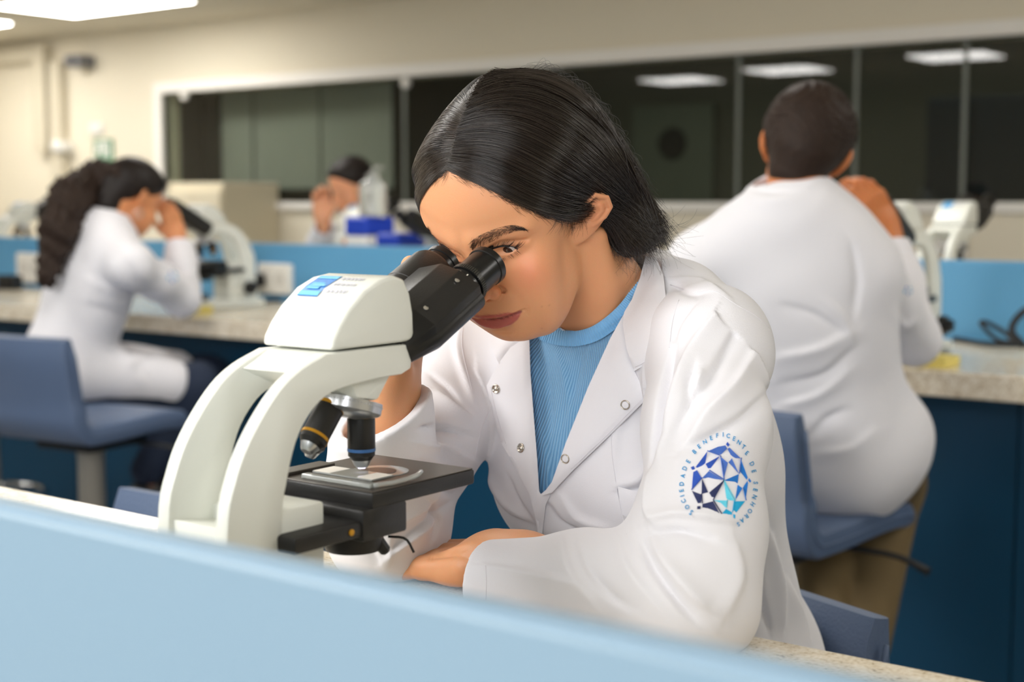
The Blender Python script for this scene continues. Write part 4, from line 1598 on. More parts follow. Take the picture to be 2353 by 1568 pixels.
def rib_mat():
    m = mat('ribbed_blue_knit', (108, 172, 222), 0.85, spec=0.2, sheen=0.2)
    nt = m.node_tree
    b = nt.nodes['Principled BSDF']
    tc = nt.nodes.new('ShaderNodeUVMap')
    wv = nt.nodes.new('ShaderNodeTexWave')
    wv.wave_type = 'BANDS'
    wv.bands_direction = 'X'
    wv.wave_profile = 'SIN'
    wv.inputs['Scale'].default_value = 1.0
    wv.inputs['Distortion'].default_value = 0.25
    wv.inputs['Detail'].default_value = 1
    r = nt.nodes.new('ShaderNodeValToRGB')
    r.color_ramp.elements[0].position, r.color_ramp.elements[0].color = 0.05, lin((104, 162, 212))
    r.color_ramp.elements[1].position, r.color_ramp.elements[1].color = 0.55, lin((142, 194, 234))
    bp = nt.nodes.new('ShaderNodeBump')
    bp.inputs['Strength'].default_value = 0.9
    bp.inputs['Distance'].default_value = 0.0012
    nt.links.new(tc.outputs['UV'], wv.inputs['Vector'])
    nt.links.new(wv.outputs['Fac'], r.inputs[0])
    nt.links.new(wv.outputs['Fac'], bp.inputs['Height'])
    nt.links.new(bp.outputs['Normal'], b.inputs['Normal'])
    nt.links.new(r.outputs[0], b.inputs['Base Color'])
    return m


M_RIB = rib_mat()
COATG = .012
CUFL = P(1118, 1336, 1.39)
CUFR = P(872, 952, 1.43)


def sleeveL(p):
    d = s_chain(p, [sL + np.array([-.01, 0, -.012]), sL * .62 + eL * .38 + np.array([.0, 0, .0]), sL * .25 + eL * .75, eL + np.array([0, .0, .004])], [.054, .055, .056, .051], .03)
    d = smin(d, s_chain(p, [eL + np.array([0, 0, .003]), eL * .55 + wL * .45 + np.array([0, 0, .006]), CUFL], [.050, .045, .041], .03), .035)
    return d


def sleeveR(p):
    d = s_chain(p, [sR + np.array([.01, 0, -.012]), sR * .5 + eR * .5, eR], [.056, .058, .056], .03)
    d = smin(d, s_chain(p, [eR, eR * .5 + CUFR * .5, CUFR, CUFR + aR_n * .04], [.057, .052, .0465, .046], .03), .035)
    return d


def cut_plane(d, p, c, n, k=.004):
    n = np.asarray(n) / np.linalg.norm(n)
    return smax(d, (p - c) @ n, k)


cL_n = (CUFL - eL) / np.linalg.norm(CUFL - eL)
aR_n = (CUFR - eR) / np.linalg.norm(CUFR - eR)
cR_n = V_UP * .82 - V_RIGHT * .42 - V_FWD * .38
cR_n = cR_n / np.linalg.norm(cR_n)
CUT_L = CUFL
CUT_R = CUFR


def coat_torso(p, g=COATG):
    d = torso_sdf(p, g)
    # skirt of the coat over hips and lap
    d = smin(d, s_ell(p, Pp + np.array([.0, .02, .02]), (.158, .145, .17)), .05)
    d = smin(d, s_cone(p, Pp + np.array([.09, -.05, .03]), knL + np.array([0, .09, .03]), .095, .080), .05)
    d = smin(d, s_cone(p, Pp + np.array([-.09, -.05, .03]), knR + np.array([0, .09, .03]), .105, .085), .05)
    # hem hanging over the back of the seat at her left
    for a, b, r in ((P(1492, 645, 1.565), P(1570, 688, 1.51), .036), (P(1570, 692, 1.51), P(1655, 745, 1.45), .034)):
        d = smin(d, s_cone(p, a, b, r, r), .03)
    return d


def coat_f(p):
    a = cut_plane(sleeveL(p), p, CUT_L, cL_n)
    b = cut_plane(sleeveR(p), p, CUT_R, cR_n)
    # hollow cuffs
    a = smax(a, -s_cone(p, CUFL + cL_n * .02, CUFL - cL_n * .06, .038, .034), .003)
    b = smax(b, -s_cone(p, CUFR + aR_n * .05, CUFR - aR_n * .09, .0395, .034), .003)
    t = coat_torso(p)
    t = smax(t, .60 - p[:, 2], .02)
    # neck opening
    t = smax(t, -s_cone(p, NECK_B + TAX * .12 - TR[:, 1] * .02, NECK_B + TAX * .012 - TR[:, 1] * .012, .064, .058), .004)
    d = smin(t, a, .022)
    d = smin(d, b, .022)
    return smax(d, .9015 - p[:, 2] - 10 * np.maximum(p[:, 1] - 1.12, 0), .004)


def strokes_apply(V, N, strokes, part=None, pid=None):
    """sculpt: move surface points along their normal by soft ridges and creases drawn over the garment"""
    pp = proj(V)
    face = ((CAM - V) / np.linalg.norm(CAM - V, axis=1)[:, None] * N).sum(1)
    fm = sstep(-.05, .25, face)
    H = np.zeros(len(V))
    for st in strokes:
        line, wid, hgt = st[0], st[1] * .82, st[2]
        want = st[3] if len(st) > 3 else None
        asym = st[4] if len(st) > 4 else (.5 if len(line) % 2 else -.5)
        L = catmull(line, max(8, 6 * len(line)))
        lo, hi = L.min(0) - 3.2 * wid, L.max(0) + 3.2 * wid
        sel = np.nonzero((pp[:, 0] > lo[0]) & (pp[:, 0] < hi[0]) & (pp[:, 1] > lo[1]) & (pp[:, 1] < hi[1]) & (fm > 0))[0]
        if want is not None and pid is not None:
            sel = sel[np.isin(pid[sel], want)]
        if len(sel) == 0:
            continue
        x = pp[sel, :2]
        best = np.full(len(sel), 1e9)
        tt = np.zeros(len(sel))
        sgn = np.zeros(len(sel))
        for i in range(len(L) - 1):
            a, b = L[i], L[i + 1]
            ab = b - a
            h = np.clip(((x - a) @ ab) / (ab @ ab + 1e-9), 0, 1)
            v = x - (a + h[:, None] * ab)
            dd = np.hypot(v[:, 0], v[:, 1])
            m = dd < best
            best[m] = dd[m]
            tt[m] = (i + h[m]) / (len(L) - 1)
            sgn[m] = np.sign(ab[0] * v[m, 1] - ab[1] * v[m, 0])
        taper = np.sin(np.pi * np.clip(tt * .9 + .05, 0, 1)) ** .6
        w_ = wid * (1 + asym * sgn)
        prof = np.exp(-np.abs(best / w_) ** 1.5)
        H[sel] += hgt * .00135 * prof * taper * fm[sel]
    return V + N * H[:, None]


COAT_STROKES = [
    # (photo line, half width px, height mm)  -- left sleeve, hanging folds from the shoulder
    ([(1660, 700), (1590, 800), (1540, 930), (1520, 1060)], 22, 6, (1,)),
    ([(1700, 745), (1640, 850), (1580, 930), (1545, 1010)], 18, -5, (1,)),
    ([(1740, 790), (1690, 880), (1620, 950), (1560, 1060)], 20, 5, (1,)),
    ([(1765, 900), (1700, 960), (1630, 1000), (1560, 1040)], 16, -4, (1,)),
    ([(1600, 840), (1585, 880), (1580, 930)], 9, -4, (1,)),
    ([(1612, 850), (1600, 900)], 9, 4, (1,)),
    ([(1530, 1010), (1500, 1090), (1490, 1170), (1510, 1210)], 18, 6, (1,)),
    ([(1490, 1205), (1540, 1185), (1600, 1188), (1680, 1200)], 16, 5, (1,)),
    ([(1500, 1225), (1560, 1215), (1640, 1240)], 14, -5, (1,)),
    ([(1500, 1240), (1530, 1300), (1590, 1370), (1630, 1400)], 22, 5, (1,)),
    ([(1470, 1240), (1500, 1310), (1560, 1390), (1600, 1430)], 14, -5, (1,)),
    ([(1330, 1250), (1350, 1310), (1400, 1370), (1450, 1400)], 16, -3.5, (1,)),
    ([(1290, 1240), (1310, 1310), (1360, 1380)], 18, 3.5, (1,)),
    ([(1420, 1230), (1450, 1310), (1520, 1400)], 18, 3, (1,)),
    ([(1110, 1300), (1230, 1320), (1340, 1345)], 16, 3, (1,)),
    ([(1740, 800), (1765, 900), (1765, 1000)], 22, 3, (1,)),
    ([(1690, 1250), (1700, 1330), (1670, 1410)], 26, 4, (1,)),
    # deep crease between left arm and chest
    ([(1545, 800), (1520, 900), (1505, 1000), (1495, 1080)], 11, -9, (0, 1)),
    ([(1500, 830), (1492, 900), (1490, 960)], 14, 4, (0,)),
    # right sleeve
    ([(1000, 900), (1040, 930), (1085, 965)], 14, 5, (2, 0)),
    ([(965, 985), (1010, 980), (1085, 1000)], 10, -7, (2, 0)),
    ([(960, 1015), (1020, 1030), (1090, 1060)], 12, 5, (2, 0)),
    ([(965, 1060), (1030, 1080), (1095, 1085)], 11, -4, (2,)),
    ([(1065, 735), (1050, 800), (1070, 880), (1090, 930)], 16, 4, (2, 0)),
    ([(990, 860), (1030, 890), (1060, 930)], 9, -4, (2,)),
    ([(930, 1200), (985, 1160), (1010, 1110), (1020, 1060)], 13, 5, (2,)),
    ([(900, 1260), (960, 1220), (1010, 1180), (1045, 1150)], 11, -5, (2,)),
    ([(880, 1290), (940, 1240), (1000, 1200)], 13, 4, (2,)),
    ([(840, 1210), (850, 1250), (870, 1290)], 12, -3, (2,)),
    ([(895, 1180), (900, 1240), (895, 1290)], 14, 3, (2,)),
    ([(985, 1150), (1010, 1190), (995, 1240)], 9, -5, (2,)),
    ([(1000, 1100), (1040, 1130), (1080, 1115)], 9, -4, (2,)),
    ([(785, 1000), (830, 1010), (870, 1003)], 9, -3, (2,)),
    # front of the coat
    ([(1095, 850), (1105, 950), (1100, 1050), (1110, 1130)], 20, 5, (0,)),
    ([(1125, 1120), (1160, 1180), (1230, 1215)], 14, -5, (0,)),
    ([(1110, 1060), (1150, 1140), (1200, 1190)], 16, 4, (0,)),
    ([(1170, 1100), (1190, 1150), (1225, 1200)], 9, -3, (0,)),
    ([(1290, 1140), (1330, 1190), (1400, 1215)], 20, 4, (0,)),
    ([(1260, 1160), (1290, 1200), (1340, 1220)], 12, -4, (0,)),
    ([(1420, 1130), (1470, 1120), (1500, 1090)], 10, -5, (0,)),
    ([(1420, 1110), (1465, 1100), (1495, 1060)], 9, 3, (0,)),
    ([(1440, 900), (1420, 980), (1415, 1060)], 22, 3, (0,)),
    # shoulder top
    ([(1545, 650), (1580, 668), (1625, 672)], 12, -4, (0, 1)),
    ([(1560, 640), (1620, 650), (1680, 690)], 14, 3, (0, 1)),
    ([(1600, 690), (1560, 740), (1545, 790)], 12, -4, (0, 1)),
    # skirt at the lower right
    ([(1770, 1230), (1790, 1330), (1800, 1440)], 14, 6, (0,)),
    ([(1745, 1250), (1745, 1340), (1770, 1450)], 12, -7, (0,)),
    ([(1720, 1310), (1705, 1400), (1710, 1470)], 11, 6, (0,)),
    ([(1805, 1330), (1840, 1410), (1860, 1480)], 14, 4, (0,)),
]

LO, HI = np.array([-1.12, .98, .60]), np.array([-.50, 1.72, 1.30])
V, Q = surface_net(coat_f, LO, HI, FINE * 0.0024)
V = relax(V, Q, 3)
a_, b_, t_ = sleeveL(V), sleeveR(V), coat_torso(V)
pid = np.where((a_ < t_ - .002) & (a_ < b_), 1, np.where((b_ < t_ - .002), 2, 0))
N = vnormals(V, Q)
# gentle overall drape unevenness
nz = np.zeros(len(V))
for k in range(9):
    dv = RNG.normal(size=3)
    dv /= np.linalg.norm(dv)
    f = RNG.uniform(22, 60)
    nz += np.sin(V @ dv * f + RNG.uniform(0, 6)) / 9
V = V + N * (nz * .0028)[:, None]
V = strokes_apply(V, N, COAT_STROKES, pid=pid)
V = relax(V, Q, 1)
if FINE > 0:
    V[:, 2] = np.where((V[:, 1] < 1.14), np.maximum(V[:, 2], .9012), V[:, 2])
COATV, COATQ, COATPID = V, Q, pid

# surfaces used to lay flat pieces on
TV, TQ = surface_net(lambda p: coat_torso(p), LO, HI, 0.006)
TB = bvh_of(TV, TQ)
CB = bvh_of(COATV, COATQ)


def inside(poly, pts):
    poly = np.asarray(poly, float)
    x, y = pts[:, 0], pts[:, 1]
    r = np.zeros(len(pts), bool)
    j = len(poly) - 1
    for i in range(len(poly)):
        xi, yi, xj, yj = *poly[i], *poly[j]
        c = ((yi > y) != (yj > y)) & (x < (xj - xi) * (y - yi) / (yj - yi + 1e-12) + xi)
        r ^= c
        j = i
    return r


def cast(bvh, px, py):
    r = P(px, py, 1.0) - CAM
    h = bvh.ray_cast(Vector(CAM), Vector(r / np.linalg.norm(r)))
    if h[0] is None:
        return None, None
    n = np.array(h[1])
    if n @ r > 0:
        n = -n
    return np.array(h[0]), n


def edge_dist(poly, x):
    d = np.full(len(x), 1e9)
    for i in range(len(poly)):
        a, b = np.asarray(poly[i], float), np.asarray(poly[(i + 1) % len(poly)], float)
        ab = b - a
        h = np.clip(((x - a) @ ab) / (ab @ ab + 1e-9), 0, 1)
        v = x - (a + h[:, None] * ab)
        d = np.minimum(d, np.hypot(v[:, 0], v[:, 1]))
    return d


def drape(name, poly, bvh, m, parent, off=.003, thick=.0022, puff=.002, step=9, height=None, smooth_poly=0, label=None, lift=None):
    """a cut piece of cloth lying on the garment: outline in photo pixels, laid on the surface, with its own thickness"""
    from mathutils.geometry import delaunay_2d_cdt
    poly = np.asarray(poly, float)
    if smooth_poly:
        poly = catmull(np.vstack([poly, poly[:1]]), smooth_poly)[:-1]
    out = []
    for i in range(len(poly)):
        a, b = poly[i], poly[(i + 1) % len(poly)]
        k = max(1, int(np.linalg.norm(b - a) / step))
        for j in range(k):
            out.append(a + (b - a) * j / k)
    out = np.array(out)
    lo, hi = poly.min(0), poly.max(0)
    g = np.stack(np.meshgrid(np.arange(lo[0], hi[0], step), np.arange(lo[1], hi[1], step)), -1).reshape(-1, 2)
    g = g[inside(poly, g)]
    g = g[edge_dist(out, g) > step * .6]
    pts = np.vstack([out, g])
    n = len(out)
    r = delaunay_2d_cdt([Vector(p) for p in pts], [(i, (i + 1) % n) for i in range(n)], [list(range(n))], 1, 1e-5)
    xs = np.array([tuple(v) for v in r[0]])
    tri = [tuple(f) for f in r[2]]
    de = edge_dist(out, xs)
    P0 = np.zeros((len(xs), 3))
    NN = np.zeros((len(xs), 3))
    ok = np.zeros(len(xs), bool)
    for i, (x, y) in enumerate(xs):
        h, nn = cast(bvh, x, y)
        if h is not None:
            P0[i], NN[i], ok[i] = h, nn, True
    for i in np.nonzero(~ok)[0]:
        j = np.argmin(((xs - xs[i]) ** 2).sum(1) + 1e9 * ~ok)
        dpt = proj(P0[j])[2]
        P0[i], NN[i] = P(xs[i, 0], xs[i, 1], dpt), NN[j]
    # smooth the support so that the piece bridges small folds
    nb = [set() for _ in xs]
    for f in tri:
        for a, b in ((0, 1), (1, 2), (2, 0)):
            nb[f[a]].add(f[b])
            nb[f[b]].add(f[a])
    dep = proj(P0)[:, 2]
    for _ in range(6):
        dep = np.array([.5 * dep[i] + .5 * np.mean(dep[list(nb[i])]) if nb[i] else dep[i] for i in range(len(xs))])
        NN = np.array([NN[i] + np.mean(NN[list(nb[i])], 0) if nb[i] else NN[i] for i in range(len(xs))])
        NN /= np.linalg.norm(NN, axis=1, keepdims=True)
    P0 = np.array([P(x, y, d) for (x, y), d in zip(xs, dep)])
    hh = off + puff * (1 - np.exp(-de / 14))
    if height is not None:
        hh = hh + height(xs)
    view = (CAM - P0) / np.linalg.norm(CAM - P0, axis=1)[:, None]
    top = P0 + view * hh[:, None]
    bot = top - view * (thick + (hh - off) * .3)[:, None]
    nv = len(xs)
    faces = []
    cen = top[[f[0] for f in tri]]
    for f in tri:
        nrm = np.cross(top[f[1]] - top[f[0]], top[f[2]] - top[f[0]])
        f = f if nrm @ view[f[0]] > 0 else f[::-1]
        faces.append(f)
        faces.append(tuple(nv + i for i in f[::-1]))
    eds = {}
    for f in faces[::2]:
        for a, b in ((f[0], f[1]), (f[1], f[2]), (f[2], f[0])):
            eds[(a, b)] = 1
    for (a, b) in eds:
        if (b, a) not in eds:
            faces.append((a, nv + a, nv + b))
            faces.append((a, nv + b, b))
    me = mesh_from(name, np.vstack([top, bot]), np.array(faces))
    o = link(name, me, m, label=label)
    me.shade_smooth()
    me.set_sharp_from_angle(angle=math.radians(50))
    return o


V_POLY = [(1200, 700), (1203, 860), (1210, 950), (1222, 1050), (1229, 1108), (1240, 1140), (1260, 1132), (1286, 1085), (1318, 1020), (1372, 890), (1424, 780), (1474, 690), (1500, 600), (1440, 560), (1300, 600)]
pp = proj(COATV)
N = vnormals(COATV, COATQ)
facing = ((CAM - COATV) * N).sum(1) > -.05
inv = inside(V_POLY, pp[:, :2]) & facing & (COATPID != 2) & (COATV[:, 2] > .93)
keep = ~inv[COATQ].all(1)
coat = world_child(link('lab_coat', mesh_from('lab_coat', COATV, COATQ[keep]), M_COAT), wom)


def coat_child(o):
    o.parent = coat
    o.matrix_parent_inverse = Matrix.Identity(4)
    o.matrix_parent_inverse = (coat.matrix_parent_inverse).inverted() @ Matrix.Identity(4) if False else Matrix.Identity(4)
    return o


# shirt: shows in the opening of the coat
def shirt_f(p):
    d = torso_sdf(p, .002)
    d = smin(d, smax(s_cone(p, NECK_B + TAX * .0, NECK_B - TAX * .05, .060, .075), (p - NECK_B) @ TR[:, 1] - .012, .01), .04)
    return smax(d, -s_cone(p, NECK_B + TAX * .14, NECK_B + TAX * .030, .066, .060), .004)


V, Q = surface_net(shirt_f, (-1.05, 1.0, .80), (-.6, 1.6, 1.3), FINE * 0.004)
V = relax(V, Q, 3)
N = vnormals(V, Q)
SH_ST = [([(1245, 800), (1260, 900), (1265, 1000)], 14, -3), ([(1275, 790), (1300, 870), (1310, 960)], 16, 2.5), ([(1340, 800), (1325, 880), (1290, 980)], 14, -2), ([(1250, 1000), (1262, 1080), (1255, 1130)], 10, 2)]
V = strokes_apply(V, N, SH_ST)
me = mesh_from('ribbed_shirt', V, Q)
uv = me.uv_layers.new(name='UVMap')
loc = (V - Pc) @ TR
u_ = np.arctan2(loc[:, 0], -loc[:, 1] + .02) * .12 / .0034 * .314
li = np.zeros(len(me.loops), np.int32)
me.loops.foreach_get('vertex_index', li)
uvs = np.stack([u_[li], loc[li, 2] * 3], 1).astype(np.float32)
uv.data.foreach_set('uv', uvs.ravel())
shirt = world_child(link('ribbed_shirt', me, M_RIB), wom)
NV, NQ = surface_net(lambda p: smin(neck_sdf(p), shirt_f(p), .02), (-1.05, 1.0, .95), (-.6, 1.6, 1.35), .005)
SB = bvh_of(NV, NQ)
# ribbed neckband swept round the neck
top = [(1225, 716), (1245, 745), (1266, 757), (1300, 764), (1330, 763), (1362, 753), (1395, 731), (1425, 703), (1446, 676), (1470, 640)]
ring = []
M_BAND = mat('blue_knit_band', (130, 186, 230), 0.85, spec=0.2, sheen=0.2, var=(60, 0.05))
nn = 260
T = catmull(top, nn)
bandv = []
bm = bmesh.new()
rows = []
for i, (x, y) in enumerate(T):
    tg = T[min(i + 1, nn - 1)] - T[max(i - 1, 0)]
    tg = tg / np.linalg.norm(tg)
    nr = np.array([-tg[1], tg[0]])
    h, n1 = cast(SB, *(np.array([x, y]) + nr * 16))
    if h is None:
        continue
    row = []
    for j, f in enumerate(np.linspace(-.1, 1, 7)):
        h2, n2 = cast(SB, *(np.array([x, y]) + nr * 32 * max(f, .18)))
        if h2 is None:
            h2, n2 = h, n1
        dpt = proj(h2)[2]
        rib = .0009 * (math.cos(2 * math.pi * i / 4.0))
        q = P(*(np.array([x, y]) + nr * 32 * f), dpt)
        vw = (CAM - q) / np.linalg.norm(CAM - q)
        row.append(bm.verts.new(q + vw * (.0035 * math.sin(math.pi * min(f + .12, 1)) + rib + .0015)))
    rows.append(row)
for a, b in zip(rows, rows[1:]):
    for j in range(6):
        bm.faces.new((a[j], b[j], b[j + 1], a[j + 1]))
o = obm('neckband', bm, M_BAND, smooth=True)
o.parent = shirt
o.matrix_parent_inverse = Matrix.Identity(4)

# collar and lapels
def piece(*a, **k):
    return coat_child(drape(*a, **k))


LAP_L = [(1450, 692), (1402, 778), (1352, 888), (1300, 1018), (1268, 1108), (1244, 1140), (1268, 1133), (1312, 1086), (1400, 1002), (1487, 916), (1457, 850), (1441, 800), (1434, 745), (1438, 715)]
COL_L = [(1484, 588), (1508, 592), (1524, 632), (1531, 690), (1538, 766), (1519, 819), (1457, 853), (1439, 800), (1431, 745), (1434, 718), (1452, 688), (1470, 640)]
LAP_R = [(1216, 770), (1219, 860), (1226, 950), (1234, 1050), (1239, 1130), (1238, 1216), (1215, 1132), (1177, 1062), (1150, 1015), (1128, 935), (1118, 886), (1145, 836), (1172, 800)]
COL_R = [(1146, 755), (1214, 745), (1220, 770), (1176, 800), (1147, 838), (1124, 790)]
piece('lapel', LAP_L, TB, M_COAT, None, off=.007, puff=.0035)
piece('collar', COL_L, TB, M_COAT, None, off=.010, puff=.004)
piece('lapel', LAP_R, TB, M_COAT, None, off=.006, puff=.0035)
piece('collar', COL_R, TB, M_COAT, None, off=.009, puff=.004)
# hem of the coat front running down from the opening
piece('button_placket', [(1235, 1124), (1243, 1136), (1262, 1120), (1264, 1140), (1254, 1160), (1246, 1226), (1236, 1226), (1228, 1180)], TB, M_COAT, None, off=.005, puff=.002)
# breast pocket
piece('breast_pocket', [(1419, 1118), (1465, 1131), (1488, 1118), (1500, 1085), (1512, 1085), (1512, 1215), (1437, 1228)], TB, M_COAT, None, off=.0035, puff=.002)


LS = []


def seam(pts, bvh, r=.00045, off=.0001, name='seam', m=None):
    L = catmull(pts, max(10, int(np.linalg.norm(np.diff(np.array(pts, float), axis=0), axis=1).sum() / 9)))
    q = []
    for x, y in L:
        h, n = cast(bvh, x, y)
        if h is not None:
            q.append(h + n * off)
    # drop jumps
    if len(q) > 3:
        q = np.array(q)
        for _ in range(2):
            q[1:-1] = .5 * q[1:-1] + .25 * (q[:-2] + q[2:])
        coat_child(obm(name, bm_tube(q, r, 6), m or M_SEAM, smooth=True))


CB = bvh_of(COATV, COATQ[keep])
for pts in ([(1540, 655), (1600, 672), (1640, 668), (1690, 700), (1735, 725), (1768, 755)], [(1128, 936), (1105, 990), (1092, 1060), (1098, 1120)], [(1424, 935), (1405, 1010), (1417, 1120), (1440, 1228)],
            [(1560, 690), (1545, 740), (1538, 800)], [(1116, 1300), (1118, 1340), (1116, 1380)], [(1065, 740), (1062, 800), (1085, 900)]):
    seam(pts, CB)

for pts in ([(1312, 1078), (1400, 994), (1478, 914)], [(1530, 766), (1512, 812), (1460, 844)], [(1524, 690), (1530, 740), (1530, 766)], [(1127, 890), (1137, 935), (1158, 1010), (1184, 1062)]):
    LS.append(pts)
# press studs
M_STUD = mat('nickel', (205, 198, 186), 0.22, metal=1.0, var=(60, 0.05))
bpy.context.view_layer.update()


def obj_bvh(objs):
    vv, ff = [], []
    for o in objs:
        n = len(vv)
        mw = o.matrix_world
        vv += [mw @ v.co for v in o.data.vertices]
        ff += [tuple(n + i for i in p.vertices) for p in o.data.polygons]
    return BVHTree.FromPolygons(vv, ff)


PB = obj_bvh([o for o in coat.children if o.name.split('.')[0] in ('lapel', 'collar')])
for pts in LS:
    seam(pts, PB, r=.00035, off=.0002, name='topstitch')
for (x, y, sock) in ((1140, 894, 1), (1197, 1030, 1), (1437, 931, 0), (1299, 1055, 0)):
    h, n = cast(PB, x, y)
    if h is None:
        h, n = cast(CB, x, y)
    if sock:
        prof = [(0, .0052), (.0009, .0050), (.0013, .0043), (.0008, .0036), (.0003, .0030), (.0004, .0020), (.0014, .0017), (.0016, .0005)]
    else:
        prof = [(0, .0052), (.0008, .0050), (.0011, .0046), (.0008, .0042), (.0002, .0040)]
    o = obm('press_stud', bm_lathe(prof, h + n * .0002, n, 26, caps=False), M_STUD, smooth=True)
    coat_child(o)
    if not sock:
        coat_child(obm('stud_cloth', bm_lathe([(.0001, .0041), (.0004, .0030), (.0005, .0002)], h + n * .0002, n, 20), M_COAT, smooth=True))
# ------------------------------------------------------------------ woman: hair
def hairline_z(y):
    return np.interp(y, [-.12, -.10, -.06, -.028, -.012, .008, .022, .045, .060, .072, .082, .095], [-.080, -.078, -.056, -.006, .018, .020, .017, .031, .045, .059, .073, .088])


TAIL = [HT + HR @ np.array([-.028, -.070, .010]), HT + HR @ np.array([-.030, -.088, -.030]), P(1438, 530, 1.50), P(1476, 555, 1.49)]


def hair_shell(p):
    q = (p - HT) @ HR / HS
    g = q[:, 2] - hairline_z(q[:, 1]) 
    part = np.exp(-((q[:, 0] - PARTX) / .0030) ** 2) * sstep(-.02, .03, q[:, 1])
    off = -.004 + .0055 * sstep(-.004, .004, g) + .0115 * sstep(0, .035, g) - .006 * part
    m = np.stack([np.abs(q[:, 0]), q[:, 1], q[:, 2]], 1)
    off = off - .011 * np.exp(-(((m - np.array([.078, .002, -.004])) / np.array([.03, .022, .026])) ** 2).sum(1))
    d = head_smooth(q) - off
    t = s_chain(p, TAIL, [.055, .045, .023, .006], .03)
    return smin(d, t, .03)


def head_smooth(q):
    d = s_ell(q, (0, -.002, .036), (.0735, .0945, .083))
    d = smin(d, s_ell(q, (0, .034, .040), (.060, .058, .060)), .03)
    d = smin(d, s_ell(q, (0, .034, -.030), (.058, .056, .070)), .03)
    return d


def local(px, py, bvh=HB):
    r = P(px, py, 1.0) - CAM
    h = bvh.ray_cast(Vector(CAM), Vector(r / np.linalg.norm(r)))
    return None if h[0] is None else (np.array(h[0]) - HT) @ HR / HS


PARTX = float(np.mean([local(x, y)[0] for x, y in ((1036, 384), (1050, 330))]))
print('part', PARTX, [local(x, y) for x, y in ((1036, 384), (1050, 330), (1075, 265), (1331, 500), (1180, 462), (969, 440))])
V, Q = surface_net(hair_shell, HT - .21, HT + .21, FINE * .0022)
V = relax(V, Q, 2)
V = head_warp(V)
M_HAIR = mat('dark_hair', (17, 13, 11), 0.6, spec=0.2, bump=(220, 0.3, 3), var=(90, 0.25))
hair = world_child(link('hair', mesh_from('hair', V, Q), M_HAIR), wom)
V2, Q2 = surface_net(lambda p: head_smooth((p - HT) @ HR / HS) - .0003, HT - .15, HT + .17, .004)
V2 = head_warp(V2)
SHB, SKB = bvh_of(V, Q), bvh_of(V2, Q2)
HSB = bvh_of(np.concatenate([V, V2]), np.concatenate([Q, Q2 + len(V)]))

M_STRAND = bpy.data.materials.new('hair_strand')
M_STRAND.use_nodes = True
_nt = M_STRAND.node_tree
_nt.nodes.remove(_nt.nodes['Principled BSDF'])
_h = _nt.nodes.new('ShaderNodeBsdfPrincipled')
_h.inputs['Base Color'].default_value = lin((30, 22, 18))
_h.inputs['Roughness'].default_value = 0.24
_h.inputs['Specular IOR Level'].default_value = 0.75
_ci = _nt.nodes.new('ShaderNodeHairInfo')
_cr = _nt.nodes.new('ShaderNodeValToRGB')
_cr.color_ramp.elements[0].color = lin((20, 14, 11))
_cr.color_ramp.elements[1].color = lin((46, 35, 28))
_nt.links.new(_ci.outputs['Random'], _cr.inputs[0])
_nt.links.new(_cr.outputs[0], _h.inputs['Base Color'])
_nt.links.new(_h.outputs[0], _nt.nodes['Material Output'].inputs[0])

# guide lines of the side-parted hair, root at the parting, tips at the nape
GUIDES = [
    [(1031, 388), (1076, 410), (1128, 431), (1184, 461), (1248, 489), (1298, 506), (1338, 492), (1392, 488), (1432, 545), (1466, 572)],
    [(1034, 382), (1078, 402), (1130, 424), (1184, 458), (1250, 486), (1300, 494), (1345, 466), (1392, 474), (1434, 534), (1474, 566)],
    [(1038, 366), (1085, 372), (1145, 392), (1205, 425), (1265, 452), (1325, 462), (1375, 462), (1415, 490), (1446, 530), (1482, 562)],
    [(1046, 338), (1100, 336), (1170, 352), (1240, 388), (1300, 420), (1355, 440), (1400, 462), (1435, 490), (1460, 522), (1492, 556)],
    [(1056, 304), (1115, 290), (1195, 302), (1270, 342), (1330, 382), (1378, 415), (1418, 448), (1450, 482), (1472, 512), (1502, 551)],
    [(1070, 268), (1135, 242), (1220, 248), (1300, 290), (1356, 340), (1398, 385), (1432, 430), (1460, 470), (1482, 504), (1508, 548)],
    [(1086, 230), (1150, 200), (1240, 205), (1318, 245), (1374, 300), (1412, 355), (1442, 410), (1466, 458), (1488, 498), (1513, 546)],
    [(1108, 190), (1170, 170), (1250, 172), (1326, 210), (1380, 266), (1418, 328), (1446, 392), (1470, 448), (1492, 492), (1518, 545)],
    [(1140, 166), (1185, 158), (1255, 162), (1325, 196), (1380, 250), (1420, 316), (1449, 384), (1474, 442), (1496, 488), (1523, 545)],
]
GA = np.array([catmull(g, 40) for g in GUIDES])


def shell_pt(px, py, off, dep0):
    r = P(px, py, 1.0) - CAM
    h = HSB.ray_cast(Vector(CAM), Vector(r / np.linalg.norm(r)))
    if h[0] is None:
        f = HSB.find_nearest(Vector(P(px, py, dep0)))
        n = np.array(f[1])
        q = np.array(f[0])
        dd = proj(q)[2]
        return P(px, py, dd), dd
    n = np.array(h[1])
    q = np.array(h[0]) + n * off
    return q, proj(q)[2]


